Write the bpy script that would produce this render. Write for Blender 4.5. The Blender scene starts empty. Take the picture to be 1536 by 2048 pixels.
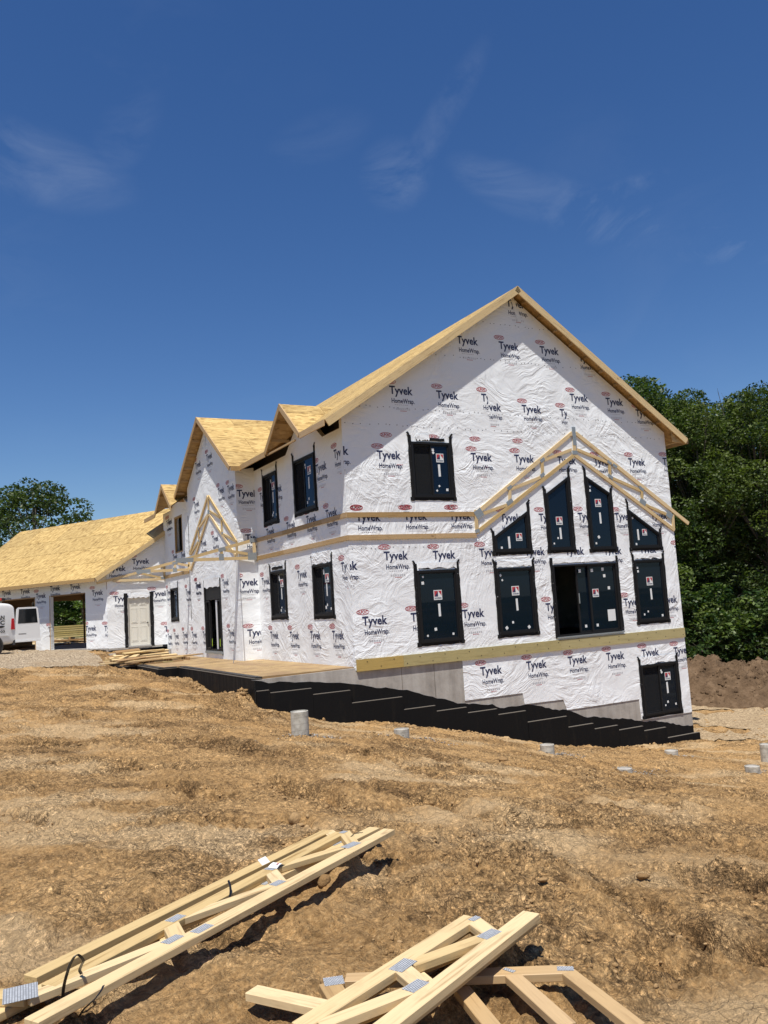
import bpy, bmesh, math, random
import numpy as np
from mathutils import Vector, Matrix
from mathutils.geometry import tessellate_polygon

# ------------------------------------------------------------------ camera
scn = bpy.context.scene
COL = scn.collection
CAM = Vector((-9.199, -18.940, 0.932))
FW = Vector((0.47433, 0.87363, 0.10853)).normalized()
RT = Vector((0.88034, -0.47016, -0.06292)).normalized()
UP = RT.cross(FW)
FPX = 1660.9                      # focal length in pixels of the 1536 x 2048 picture
cam_d = bpy.data.cameras.new('camera')
cam_d.sensor_fit = 'HORIZONTAL'; cam_d.sensor_width = 36.0
cam_d.lens = FPX / 1536 * 36.0
cam_d.clip_start = 0.05; cam_d.clip_end = 5000
cam = bpy.data.objects.new('camera', cam_d); COL.objects.link(cam)
M = Matrix.Identity(4)
for i in range(3):
    M[i][0] = RT[i]; M[i][1] = UP[i]; M[i][2] = -FW[i]; M[i][3] = CAM[i]
cam.matrix_world = M
scn.camera = cam
scn.render.resolution_x = 768; scn.render.resolution_y = 1024
def ray(px, py):                  # direction through a pixel of the photograph
    d = FW * FPX + RT * (px - 768) - UP * (py - 1024)
    return d / FPX

# ------------------------------------------------------------------ light
SUN = Vector((-0.295, -0.35, 1.20)).normalized()       # towards the sun, from the rake's shadow on the gable
sun_el = math.asin(SUN.z); sun_az = math.atan2(SUN.x, SUN.y)
sd = bpy.data.lights.new('sun', 'SUN'); sd.energy = 4.6; sd.angle = math.radians(0.53); sd.color = (1.0, 0.955, 0.88)
so = bpy.data.objects.new('sun', sd); COL.objects.link(so)
so.rotation_euler = (-SUN).to_track_quat('-Z', 'Y').to_euler(); so.location = (-20, -25, 60)

world = bpy.data.worlds.new('World'); scn.world = world; world.use_nodes = True
def build_world():
    nt = world.node_tree; N = nt.nodes; L = nt.links
    N.clear()
    out = N.new('ShaderNodeOutputWorld'); bg = N.new('ShaderNodeBackground')
    sky = N.new('ShaderNodeTexSky'); sky.sky_type = 'NISHITA'; sky.sun_disc = False
    sky.sun_elevation = sun_el; sky.sun_rotation = sun_az
    sky.altitude = 250; sky.air_density = 1.0; sky.dust_density = 0.25; sky.ozone_density = 3.2
    hs = N.new('ShaderNodeHueSaturation'); hs.inputs['Saturation'].default_value = 1.25; hs.inputs['Value'].default_value = 0.97; hs.inputs['Hue'].default_value = 0.509
    L.new(sky.outputs[0], hs.inputs['Color'])
    # thin cirrus: stretched noise over the whole dome
    tc = N.new('ShaderNodeTexCoord')
    mp = N.new('ShaderNodeMapping'); mp.inputs['Rotation'].default_value = (0.35, 0.5, 0.75); mp.inputs['Scale'].default_value = (2.2, 5.5, 9.0)
    mp.inputs['Location'].default_value = (0.3, 1.15, 0.2)
    n1 = N.new('ShaderNodeTexNoise'); n1.inputs['Scale'].default_value = 1.0; n1.inputs['Detail'].default_value = 7; n1.inputs['Roughness'].default_value = 0.6; n1.inputs['Distortion'].default_value = 1.2
    n2 = N.new('ShaderNodeTexNoise'); n2.inputs['Scale'].default_value = 3.1; n2.inputs['Detail'].default_value = 2
    r1 = N.new('ShaderNodeMapRange'); r1.inputs['From Min'].default_value = 0.50; r1.inputs['From Max'].default_value = 0.80
    r2 = N.new('ShaderNodeMapRange'); r2.inputs['From Min'].default_value = 0.45; r2.inputs['From Max'].default_value = 0.68
    mu = N.new('ShaderNodeMath'); mu.operation = 'MULTIPLY'
    mu2 = N.new('ShaderNodeMath'); mu2.operation = 'MULTIPLY'; mu2.inputs[1].default_value = 0.05
    mx = N.new('ShaderNodeMix'); mx.data_type = 'RGBA'
    L.new(tc.outputs['Generated'], mp.inputs[0]); L.new(mp.outputs[0], n1.inputs['Vector']); L.new(tc.outputs['Generated'], n2.inputs['Vector'])
    L.new(n1.outputs[0], r1.inputs[0]); L.new(n2.outputs[0], r2.inputs[0])
    L.new(r1.outputs[0], mu.inputs[0]); L.new(r2.outputs[0], mu.inputs[1]); L.new(mu.outputs[0], mu2.inputs[0])
    # denser wisps where the photo has them
    wis = None
    for (px, py, su, sv, ang, k) in ((65, 330, 85, 34, .15, 1.1), (255, 260, 50, 22, -.9, .45), (790, 350, 36, 32, 0, 1.3), (870, 255, 85, 16, -.95, .7), (640, 275, 55, 22, -.3, .4), (1030, 380, 70, 22, .4, 1.1), (1150, 420, 70, 24, .42, 1.3), (1300, 460, 100, 20, .25, 1.5), (1400, 490, 80, 16, .2, 1.5), (1468, 492, 30, 13, -.35, 2.2), (1235, 385, 45, 10, -.3, 1.1)):
        d0 = ray(px, py).normalized(); ca, sa = math.cos(ang), math.sin(ang)
        e1 = (RT*ca - UP*sa)*(FPX/su); e2 = (RT*sa + UP*ca)*(FPX/sv)
        df = N.new('ShaderNodeVectorMath'); df.operation = 'SUBTRACT'; L.new(tc.outputs['Generated'], df.inputs[0]); df.inputs[1].default_value = d0
        sq = []
        for e in (e1, e2):
            dt = N.new('ShaderNodeVectorMath'); dt.operation = 'DOT_PRODUCT'; L.new(df.outputs[0], dt.inputs[0]); dt.inputs[1].default_value = e
            p2 = N.new('ShaderNodeMath'); p2.operation = 'MULTIPLY'; L.new(dt.outputs['Value'], p2.inputs[0]); L.new(dt.outputs['Value'], p2.inputs[1]); sq.append(p2)
        ad = N.new('ShaderNodeMath'); ad.operation = 'ADD'; L.new(sq[0].outputs[0], ad.inputs[0]); L.new(sq[1].outputs[0], ad.inputs[1])
        ex = N.new('ShaderNodeMapRange'); ex.interpolation_type = 'SMOOTHSTEP'; L.new(ad.outputs[0], ex.inputs[0]); ex.inputs['From Min'].default_value = 0; ex.inputs['From Max'].default_value = 4.5; ex.inputs['To Min'].default_value = k; ex.inputs['To Max'].default_value = 0
        if wis is None: wis = ex.outputs[0]
        else:
            m = N.new('ShaderNodeMath'); m.operation = 'MAXIMUM'; L.new(wis, m.inputs[0]); L.new(ex.outputs[0], m.inputs[1]); wis = m.outputs[0]
    mp3 = N.new('ShaderNodeMapping'); mp3.inputs['Scale'].default_value = (7, 7, 12); mp3.inputs['Rotation'].default_value = (.3, .2, .5); L.new(tc.outputs['Generated'], mp3.inputs[0])
    n3 = N.new('ShaderNodeTexNoise'); n3.inputs['Scale'].default_value = 1.0; n3.inputs['Detail'].default_value = 8; n3.inputs['Roughness'].default_value = .62; n3.inputs['Distortion'].default_value = .9; L.new(mp3.outputs[0], n3.inputs['Vector'])
    r3 = N.new('ShaderNodeMapRange'); r3.inputs['From Min'].default_value = .44; r3.inputs['From Max'].default_value = .86; L.new(n3.outputs[0], r3.inputs[0])
    m3 = N.new('ShaderNodeMath'); m3.operation = 'MULTIPLY'; L.new(r3.outputs[0], m3.inputs[0]); L.new(wis, m3.inputs[1])
    m4 = N.new('ShaderNodeMath'); m4.operation = 'MULTIPLY_ADD'; L.new(m3.outputs[0], m4.inputs[0]); m4.inputs[1].default_value = .17; L.new(mu2.outputs[0], m4.inputs[2])
    L.new(m4.outputs[0], mx.inputs['Factor']); L.new(hs.outputs[0], mx.inputs['A']); mx.inputs['B'].default_value = (6.2, 7.0, 8.2, 1)
    L.new(mx.outputs['Result'], bg.inputs['Color']); bg.inputs['Strength'].default_value = 0.078
    L.new(bg.outputs[0], out.inputs[0])
build_world()
scn.view_settings.view_transform = 'Standard'; scn.view_settings.look = 'None'
scn.view_settings.exposure = 0.42; scn.view_settings.gamma = 1.0; scn.view_settings.use_curve_mapping = False

# ------------------------------------------------------------------ helpers
def bp(px, py, ax, val):
    """photo pixel -> point on the plane ax = val (a wall, a floor, the ground)"""
    d = ray(px, py); k = 'xyz'.index(ax)
    return CAM + d * ((val - CAM[k]) / d[k])

MAT = {}
def link(o, parent=None):
    COL.objects.link(o)
    if parent is not None:
        o.parent = parent
        o.matrix_parent_inverse = Matrix.Translation(-Vector(parent.get('_loc', (0, 0, 0))))
    return o
def mesh_obj(name, verts, faces, mat, parent=None, smooth=False, mats=None, fmat=None):
    me = bpy.data.meshes.new(name)
    me.from_pydata([tuple(v) for v in verts], [], faces)
    if mats:
        for m in mats: me.materials.append(MAT[m])
        me.polygons.foreach_set('material_index', fmat)
    else:
        me.materials.append(MAT[mat])
    if smooth: me.polygons.foreach_set('use_smooth', [True] * len(me.polygons))
    me.update()
    return link(bpy.data.objects.new(name, me), parent)
def bm_obj(name, bm, mat, parent=None, smooth=False):
    bmesh.ops.recalc_face_normals(bm, faces=bm.faces)
    me = bpy.data.meshes.new(name); bm.to_mesh(me); bm.free()
    for m in (mat if isinstance(mat, (list, tuple)) else [mat]): me.materials.append(MAT[m])
    if smooth: me.polygons.foreach_set('use_smooth', [True] * len(me.polygons))
    return link(bpy.data.objects.new(name, me), parent)
def tag(o, label, cat, group=None, kind=None):
    if label: o['label'] = label
    if cat: o['category'] = cat
    if group: o['group'] = group
    if kind: o['kind'] = kind
    return o
def thing(name, label, cat, loc=(0, 0, 0), group=None):
    o = bpy.data.objects.new(name, None); COL.objects.link(o)
    o.location = loc; o.empty_display_size = 0.2; o['_loc'] = tuple(loc)
    return tag(o, label, cat, group)
def solid(bm, vec):
    """extrude an open sheet of faces along vec into a closed body"""
    fs = list(bm.faces)
    r = bmesh.ops.extrude_face_region(bm, geom=fs)
    vs = [g for g in r['geom'] if isinstance(g, bmesh.types.BMVert)]
    bmesh.ops.translate(bm, verts=vs, vec=vec)
BOX_F = [(0, 1, 3, 2), (4, 6, 7, 5), (0, 4, 5, 1), (2, 3, 7, 6), (0, 2, 6, 4), (1, 5, 7, 3)]
def box_vf(x0, x1, y0, y1, z0, z1):
    return [(x, y, z) for x in (x0, x1) for y in (y0, y1) for z in (z0, z1)], [f for f in BOX_F]
def box(name, x0, x1, y0, y1, z0, z1, mat, parent=None):
    v, f = box_vf(x0, x1, y0, y1, z0, z1)
    return mesh_obj(name, v, f, mat, parent)
BEAMS = {}
def beam(name, p0, p1, w, h, mat, parent=None, up=(0, 0, 1), bev=0.0, skew=(0, 0)):
    """a straight piece of timber from p0 to p1: w across, h along 'up'. Its grain runs along local x"""
    p0 = Vector(p0); p1 = Vector(p1); d = p1 - p0; ln = d.length; d.normalize()
    upv = Vector(up); s = upv.cross(d); s.normalize(); n = d.cross(s)
    key = (round(ln, 3), round(w, 4), round(h, 4), mat, bev, skew)
    me = BEAMS.get(key)
    if me is None:
        bm = bmesh.new()
        v, f = box_vf(-ln / 2, ln / 2, -w / 2, w / 2, -h / 2, h / 2)
        if skew != (0, 0):
            v = [(x + (skew[0] if x < 0 else skew[1]) * y / w * 1.0, y, z) for x, y, z in v]
        vs = [bm.verts.new(q) for q in v]
        for q in f: bm.faces.new([vs[i] for i in q])
        if bev: bmesh.ops.bevel(bm, geom=list(bm.edges), offset=bev, segments=1, affect='EDGES')
        bmesh.ops.recalc_face_normals(bm, faces=bm.faces)
        me = bpy.data.meshes.new(name); bm.to_mesh(me); bm.free(); me.materials.append(MAT[mat]); BEAMS[key] = me
    o = bpy.data.objects.new(name, me)
    m = Matrix.Identity(4); c = (p0 + p1) / 2
    for i in range(3): m[i][0] = d[i]; m[i][1] = s[i]; m[i][2] = n[i]; m[i][3] = c[i]
    if parent is not None:
        m = Matrix.Translation(-Vector(parent.get('_loc', (0, 0, 0)))) @ m
        o.parent = parent
    COL.objects.link(o); o.matrix_local = m
    return o
def inpoly(x, y, P):
    c = False; n = len(P); j = n - 1
    for i in range(n):
        xi, yi = P[i]; xj, yj = P[j]
        if (yi > y) != (yj > y) and x < (xj - xi) * (y - yi) / (yj - yi) + xi: c = not c
        j = i
    return c

# ---- numpy noise
def _hash(ix, iy, s):
    h = (ix.astype(np.int64) * 374761393 + iy.astype(np.int64) * 668265263 + s * 1442695041) & 0xFFFFFFFF
    h = ((h ^ (h >> 13)) * 1274126177) & 0xFFFFFFFF
    h = (h ^ (h >> 16)) & 0xFFFFFFFF
    return h
def perlin(x, y, s=0):
    ix = np.floor(x); iy = np.floor(y); fx = x - ix; fy = y - iy
    u = fx * fx * fx * (fx * (fx * 6 - 15) + 10); v = fy * fy * fy * (fy * (fy * 6 - 15) + 10)
    def g(ox, oy):
        a = _hash(ix + ox, iy + oy, s) / 4294967296.0 * 2 * np.pi
        return np.cos(a) * (fx - ox) + np.sin(a) * (fy - oy)
    a = g(0, 0); b = g(1, 0); c = g(0, 1); d = g(1, 1)
    return ((a + (b - a) * u) * (1 - v) + (c + (d - c) * u) * v) * 1.5
def fbm(x, y, s=0, o=4, r=0.5):
    t = 0; a = 1.0; f = 1.0
    for i in range(o):
        t = t + a * perlin(x * f, y * f, s + i * 17); a *= r; f *= 2.03
    return t
def ridged(x, y, s=0, o=3):
    t = 0; a = 1.0; f = 1.0
    for i in range(o):
        t = t + a * (1 - np.abs(perlin(x * f, y * f, s + i * 13))); a *= 0.5; f *= 2.1
    return t / 1.75
def worley(x, y, s=0):
    ix = np.floor(x); iy = np.floor(y)
    best = np.full_like(x, 9.0); sec = np.full_like(x, 9.0); hid = np.zeros_like(x)
    for ox in (-1, 0, 1):
        for oy in (-1, 0, 1):
            cx = ix + ox; cy = iy + oy
            h1 = _hash(cx, cy, s) / 4294967296.0; h2 = _hash(cx, cy, s + 7) / 4294967296.0
            d = (cx + h1 - x) ** 2 + (cy + h2 - y) ** 2
            nb = d < best
            sec = np.where(nb, best, np.minimum(sec, d)); hid = np.where(nb, h2, hid); best = np.where(nb, d, best)
    return np.sqrt(best), np.sqrt(sec), hid

# ------------------------------------------------------------------ materials
def newmat(name, rough=0.7, col=(0.5, 0.5, 0.5), metal=0.0, spec=0.5):
    m = bpy.data.materials.new(name); m.use_nodes = True
    b = m.node_tree.nodes['Principled BSDF']
    b.inputs['Base Color'].default_value = (*col, 1); b.inputs['Roughness'].default_value = rough
    b.inputs['Metallic'].default_value = metal; b.inputs['Specular IOR Level'].default_value = spec
    MAT[name] = m
    return m, m.node_tree, b
def nd(nt, t, **kw):
    n = nt.nodes.new(t)
    for k, v in kw.items():
        if k.startswith('i_'):
            key = k[2:].replace('_', ' ')
            n.inputs[key].default_value = v
        else: setattr(n, k, v)
    return n
def coords(nt, scale=(1, 1, 1), rot=(0, 0, 0), kind='Object', rnd=False):
    tc = nd(nt, 'ShaderNodeTexCoord'); mp = nd(nt, 'ShaderNodeMapping')
    mp.inputs['Scale'].default_value = scale; mp.inputs['Rotation'].default_value = rot
    nt.links.new(tc.outputs[kind], mp.inputs['Vector'])
    if rnd:
        oi = nd(nt, 'ShaderNodeObjectInfo'); m = nd(nt, 'ShaderNodeMath', operation='MULTIPLY'); m.inputs[1].default_value = 37.0
        nt.links.new(oi.outputs['Random'], m.inputs[0]); nt.links.new(m.outputs[0], mp.inputs['Location'])
    return mp.outputs[0]
def noise(nt, vec, scale, detail=4, rough=0.55, dist=0.0, typ=None):
    n = nd(nt, 'ShaderNodeTexNoise'); n.inputs['Scale'].default_value = scale; n.inputs['Detail'].default_value = detail
    n.inputs['Roughness'].default_value = rough; n.inputs['Distortion'].default_value = dist
    if typ: n.noise_type = typ
    if vec is not None: nt.links.new(vec, n.inputs['Vector'])
    return n.outputs[0]
def ramp(nt, fac, stops):
    r = nd(nt, 'ShaderNodeValToRGB'); e = r.color_ramp.elements
    while len(e) < len(stops): e.new(0.5)
    for k, (p, c) in enumerate(stops):
        e[k].position = p; e[k].color = (*c, 1) if len(c) == 3 else c
    nt.links.new(fac, r.inputs[0]); return r.outputs[0]
def mixc(nt, fac, a, b, mode='MIX'):
    m = nd(nt, 'ShaderNodeMix', data_type='RGBA', blend_type=mode)
    for s, v in (('Factor', fac), ('A', a), ('B', b)):
        if isinstance(v, (int, float)): m.inputs[s].default_value = v
        elif isinstance(v, tuple): m.inputs[s].default_value = (*v, 1)
        else: nt.links.new(v, m.inputs[s])
    return m.outputs['Result']
def rng(nt, v, a, b, c=0.0, d=1.0):
    m = nd(nt, 'ShaderNodeMapRange'); m.inputs['From Min'].default_value = a; m.inputs['From Max'].default_value = b
    m.inputs['To Min'].default_value = c; m.inputs['To Max'].default_value = d
    nt.links.new(v, m.inputs[0]); return m.outputs[0]
def math_(nt, op, a, b=None):
    m = nd(nt, 'ShaderNodeMath', operation=op)
    for i, v in enumerate((a, b)):
        if v is None: continue
        if isinstance(v, (int, float)): m.inputs[i].default_value = v
        else: nt.links.new(v, m.inputs[i])
    return m.outputs[0]
def bump(nt, b, h, strength=0.5, dist=0.02, prev=None):
    n = nd(nt, 'ShaderNodeBump'); n.inputs['Strength'].default_value = strength; n.inputs['Distance'].default_value = dist
    nt.links.new(h, n.inputs['Height'])
    if prev is not None: nt.links.new(prev, n.inputs['Normal'])
    nt.links.new(n.outputs[0], b.inputs['Normal']); return n.outputs[0]
def nd_sep(nt, col):
    s = nd(nt, 'ShaderNodeSeparateColor'); nt.links.new(col, s.inputs[0]); return s.outputs[0]
def rand(nt):
    return nd(nt, 'ShaderNodeObjectInfo').outputs['Random']

def m_wrap():
    m, nt, b = newmat('wrap', 0.55, (0.83, 0.835, 0.84), spec=0.35)
    v = coords(nt)
    sx = nd(nt, 'ShaderNodeSeparateXYZ'); nt.links.new(v, sx.inputs[0]); cb = nd(nt, 'ShaderNodeCombineXYZ')
    nt.links.new(math_(nt, 'SUBTRACT', sx.outputs[0], sx.outputs[1]), cb.inputs[0]); nt.links.new(sx.outputs[2], cb.inputs[1])
    # the sheet is pulled in different directions from place to place: three families of folds, each in its own patches
    vm = nd(nt, 'ShaderNodeVectorMath', operation='MULTIPLY_ADD')
    nz = nd(nt, 'ShaderNodeTexNoise'); nz.inputs['Scale'].default_value = 0.8; nz.inputs['Detail'].default_value = 2
    nt.links.new(cb.outputs[0], nz.inputs['Vector']); nt.links.new(nz.outputs['Color'], vm.inputs[0]); vm.inputs[1].default_value = (0.9, 0.9, 0); nt.links.new(cb.outputs[0], vm.inputs[2])
    tot = None
    for k, (ang, sc, off, lo, hi) in enumerate(((0.50, 3.6, 0.0, .46, .62), (-0.65, 4.2, 5.3, .47, .62), (0.06, 4.6, 9.1, .46, .62), (1.25, 3.9, 3.7, .49, .63))):
        mp = nd(nt, 'ShaderNodeMapping'); mp.vector_type = 'TEXTURE'; mp.inputs['Rotation'].default_value = (0, 0, ang); mp.inputs['Scale'].default_value = (4.6, 1.0, 1.0); mp.inputs['Location'].default_value = (off, off*.7, off)
        nt.links.new(vm.outputs[0], mp.inputs[0])
        f = noise(nt, mp.outputs[0], sc, 4.0, 0.55, 0.25)
        f = math_(nt, 'POWER', math_(nt, 'SUBTRACT', 1.0, math_(nt, 'ABSOLUTE', math_(nt, 'SUBTRACT', math_(nt, 'MULTIPLY', f, 2.0), 1.0))), 2.2)
        mq = nd(nt, 'ShaderNodeMapping'); mq.inputs['Location'].default_value = (off*3.1, off, k); nt.links.new(cb.outputs[0], mq.inputs[0])
        mk = rng(nt, noise(nt, mq.outputs[0], 0.55, 2), lo, hi, 0.06, 1.0)
        f = math_(nt, 'MULTIPLY', f, mk); tot = f if tot is None else math_(nt, 'ADD', tot, f)
    crumple = noise(nt, vm.outputs[0], 6.0, 5, 0.6, 0.8)
    mc = rng(nt, noise(nt, cb.outputs[0], 0.45, 1), 0.42, 0.62, 0.10, 0.75)
    h = math_(nt, 'ADD', tot, math_(nt, 'MULTIPLY', crumple, mc))
    bump(nt, b, h, 0.72, 0.024)
    dirt = rng(nt, noise(nt, v, 1.3, 5, 0.6), 0.55, 0.85)
    c = mixc(nt, dirt, (0.82, 0.845, 0.862), (0.765, 0.765, 0.755))
    nt.links.new(c, b.inputs['Base Color'])
m_wrap()
newmat('print_navy', 0.6, (0.022, 0.03, 0.085)); newmat('print_red', 0.6, (0.42, 0.035, 0.045)); newmat('print_grey', 0.6, (0.45, 0.44, 0.45))
newmat('print_black', 0.5, (0.012, 0.012, 0.014)); newmat('print_white', 0.5, (0.72, 0.74, 0.74))
newmat('staple', 0.5, (0.2, 0.2, 0.21))
def m_tape():
    m, nt, b = newmat('tape', 0.75, (0.012, 0.012, 0.013), spec=0.2)
    n = noise(nt, coords(nt), 16, 4, 0.6)
    c = ramp(nt, n, [(0.0, (0.008, 0.008, 0.009)), (0.66, (0.012, 0.012, 0.013)), (0.70, (0.32, 0.33, 0.35)), (1.0, (0.4, 0.4, 0.42))])
    nt.links.new(c, b.inputs['Base Color']); bump(nt, b, noise(nt, coords(nt), 30, 3), 0.5, 0.01)
m_tape()
newmat('frame_black', 0.55, (0.009, 0.009, 0.010), spec=0.25); newmat('sash_black', 0.55, (0.011, 0.011, 0.012), spec=0.25)
newmat('steel_black', 0.35, (0.02, 0.02, 0.022), 0.4)
def m_glass():
    m, nt, b = newmat('glass', 0.03)
    nt.nodes.remove(b); out = nt.nodes['Material Output']
    tr = nd(nt, 'ShaderNodeBsdfTransparent'); tr.inputs[0].default_value = (0.22, 0.28, 0.34, 1)
    gl = nd(nt, 'ShaderNodeBsdfGlossy'); gl.inputs['Roughness'].default_value = 0.015; gl.inputs['Color'].default_value = (0.34, 0.42, 0.55, 1)
    fr = nd(nt, 'ShaderNodeFresnel'); fr.inputs['IOR'].default_value = 1.55
    mx = nd(nt, 'ShaderNodeMixShader'); L = nt.links
    df = nd(nt, 'ShaderNodeBsdfDiffuse'); df.inputs[0].default_value = (0.009, 0.019, 0.036, 1); mf = nd(nt, 'ShaderNodeMixShader'); mf.inputs[0].default_value = 0.5; L.new(tr.outputs[0], mf.inputs[1]); L.new(df.outputs[0], mf.inputs[2])   # thin protective film
    L.new(fr.outputs[0], mx.inputs[0]); L.new(mf.outputs[0], mx.inputs[1]); L.new(gl.outputs[0], mx.inputs[2]); L.new(mx.outputs[0], out.inputs[0])
m_glass()
def m_wood(name, c0, c1, cknot, rough=0.62, band=1.0, var=0.16):
    m, nt, b = newmat(name, rough)
    v = coords(nt, (0.55, 9.0, 9.0), rnd=True)
    n1 = noise(nt, v, 2.2, 5, 0.6, 0.6)
    v2 = coords(nt, (0.9, 26.0, 26.0), rnd=True)
    n2 = noise(nt, v2, 2.5, 4, 0.6, 0.25)
    g = math_(nt, 'ADD', math_(nt, 'MULTIPLY', n1, 0.6), math_(nt, 'MULTIPLY', n2, 0.4))
    c = ramp(nt, g, [(0.33, c1), (0.45, c0), (0.55, tuple(x * 1.08 for x in c0)), (0.64, tuple(x * .45 + y * .55 for x, y in zip(c0, c1)))])
    vk = nd(nt, 'ShaderNodeTexVoronoi'); vk.inputs['Scale'].default_value = 1.6; nt.links.new(coords(nt, (1.0, 2.2, 2.2), rnd=True), vk.inputs['Vector'])
    k = rng(nt, vk.outputs['Distance'], 0.035, 0.10, 1.0, 0.0)
    c = mixc(nt, math_(nt, 'MULTIPLY', k, 0.85), c, cknot)
    c = mixc(nt, rng(nt, noise(nt, coords(nt, (1.5, 3, 3), rnd=True), 2.2, 6, 0.65), 0.54, 0.74, 0.0, 0.32), c, (c1[0]*.75, c1[1]*.72, c1[2]*.7))
    rv = rng(nt, rand(nt), 0, 1, 1 - var, 1 + var * 0.6)
    hs = nd(nt, 'ShaderNodeHueSaturation'); nt.links.new(c, hs.inputs['Color']); nt.links.new(rv, hs.inputs['Value'])
    nt.links.new(rng(nt, rand(nt), 0, 1, 1.08, 0.9), hs.inputs['Saturation'])
    nt.links.new(hs.outputs[0], b.inputs['Base Color']); bump(nt, b, g, 0.25, 0.004)
m_wood('pine', (0.59, 0.437, 0.220), (0.33, 0.205, 0.078), (0.20, 0.10, 0.04))
m_wood('pine_warm', (0.43, 0.285, 0.13), (0.29, 0.17, 0.07), (0.17, 0.085, 0.035))
m_wood('pine_brown', (0.31, 0.19, 0.085), (0.22, 0.125, 0.055), (0.15, 0.075, 0.03))
m_wood('treated', (0.36, 0.30, 0.125), (0.24, 0.185, 0.065), (0.13, 0.08, 0.03))
m_wood('lvl', (0.16, 0.075, 0.035), (0.09, 0.04, 0.02), (0.05, 0.025, 0.012))
def m_osb(name, c_lo, c_hi, scale=1.0, dust=False):
    m, nt, b = newmat(name, 0.65)
    def flakes(rot, seed):
        v = coords(nt, (5.0 * scale, 15.0 * scale, 10 * scale), rot, rnd=True)
        vo = nd(nt, 'ShaderNodeTexVoronoi'); vo.inputs['Scale'].default_value = 1.0; nt.links.new(v, vo.inputs['Vector'])
        return nd_sep(nt, vo.outputs['Color'])
    a = flakes((0.2, 0.1, 0.3), 0); d = flakes((0.5, 0.3, 1.2), 1)
    g = math_(nt, 'ADD', math_(nt, 'MULTIPLY', a, 0.5), math_(nt, 'MULTIPLY', d, 0.5))
    fine = noise(nt, coords(nt, (1, 1, 1)), 40 * scale, 3, 0.6)
    g = math_(nt, 'ADD', math_(nt, 'MULTIPLY', g, 0.8), math_(nt, 'MULTIPLY', fine, 0.2))
    mid = tuple((x + y) / 2 for x, y in zip(c_lo, c_hi))
    c = ramp(nt, g, [(0.14, tuple(x * 0.62 for x in c_lo)), (0.26, c_lo), (0.5, mid), (0.75, c_hi)])
    rv = rng(nt, rand(nt), 0, 1, 0.84, 1.07)
    hs = nd(nt, 'ShaderNodeHueSaturation'); nt.links.new(c, hs.inputs['Color']); nt.links.new(rv, hs.inputs['Value'])
    c = hs.outputs[0]
    if dust:
        dm = rng(nt, noise(nt, coords(nt), 1.4, 6, 0.65), 0.42, 0.62)
        c = mixc(nt, dm, c, (0.26, 0.165, 0.08))
    nt.links.new(c, b.inputs['Base Color']); bump(nt, b, g, 0.3, 0.004)
m_osb('osb', (0.34, 0.212, 0.062), (0.57, 0.402, 0.152))
m_osb('osb_soffit', (0.32, 0.20, 0.08), (0.48, 0.33, 0.15))
m_osb('osb_deck', (0.32, 0.21, 0.09), (0.43, 0.30, 0.14), 0.8, True)
def m_concrete():
    m, nt, b = newmat('concrete', 0.85)
    v = coords(nt)
    n = noise(nt, v, 2.0, 7, 0.65); s = noise(nt, coords(nt, (3.0, 3.0, 0.35)), 1.4, 5, 0.6)
    g = math_(nt, 'ADD', math_(nt, 'MULTIPLY', n, 0.55), math_(nt, 'MULTIPLY', s, 0.45))
    c = ramp(nt, g, [(0.3, (0.22, 0.20, 0.175)), (0.5, (0.36, 0.335, 0.30)), (0.68, (0.48, 0.46, 0.42))])
    nt.links.new(c, b.inputs['Base Color']); bump(nt, b, noise(nt, v, 25, 5), 0.3, 0.01)
m_concrete()
def m_tar():
    m, nt, b = newmat('tar', 0.7, (0.004, 0.004, 0.0045), spec=0.2)
    v = coords(nt, (2.6, 2.6, 0.5)); g = noise(nt, v, 1.6, 6, 0.65)
    d = rng(nt, g, 0.56, 0.85, 0.0, 0.40)
    c = mixc(nt, d, (0.004, 0.004, 0.0045), (0.05, 0.038, 0.024))
    nt.links.new(c, b.inputs['Base Color']); bump(nt, b, noise(nt, coords(nt), 14, 4), 0.4, 0.01)
    nt.links.new(rng(nt, g, 0.4, 0.7, 0.6, 0.9), b.inputs['Roughness'])
m_tar()
newmat('membrane', 0.45, (0.012, 0.012, 0.013))
newmat('dusty_edge', 0.9, (0.15, 0.13, 0.105))
def m_plate():
    m, nt, b = newmat('galvanised', 0.6, (0.42, 0.46, 0.52), 0.0, 0.2)
    v = coords(nt)
    ch = nd(nt, 'ShaderNodeTexBrick'); ch.inputs['Scale'].default_value = 30.0; ch.inputs['Mortar Size'].default_value = 0.05
    ch.inputs['Color1'].default_value = (0.46, 0.48, 0.51, 1); ch.inputs['Color2'].default_value = (0.34, 0.36, 0.39, 1); ch.inputs['Mortar'].default_value = (0.16, 0.165, 0.175, 1)
    ch.inputs['Brick Width'].default_value = 0.36; ch.inputs['Row Height'].default_value = 0.34
    nt.links.new(v, ch.inputs['Vector']); nt.links.new(ch.outputs[0], b.inputs['Base Color'])
    bump(nt, b, ch.outputs[1], 0.6, -0.003)
m_plate()
newmat('plate_plain', 0.5, (0.33, 0.36, 0.37), 0.5)
newmat('door_cream', 0.5, (0.70, 0.68, 0.60)); newmat('door_jamb', 0.6, (0.42, 0.41, 0.38)); newmat('knob', 0.3, (0.01, 0.01, 0.01), 0.5)
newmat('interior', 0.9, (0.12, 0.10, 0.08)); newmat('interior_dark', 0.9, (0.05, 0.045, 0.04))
newmat('tag_green', 0.6, (0.42, 0.62, 0.03)); newmat('jamb_white', 0.5, (0.62, 0.64, 0.66))
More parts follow.
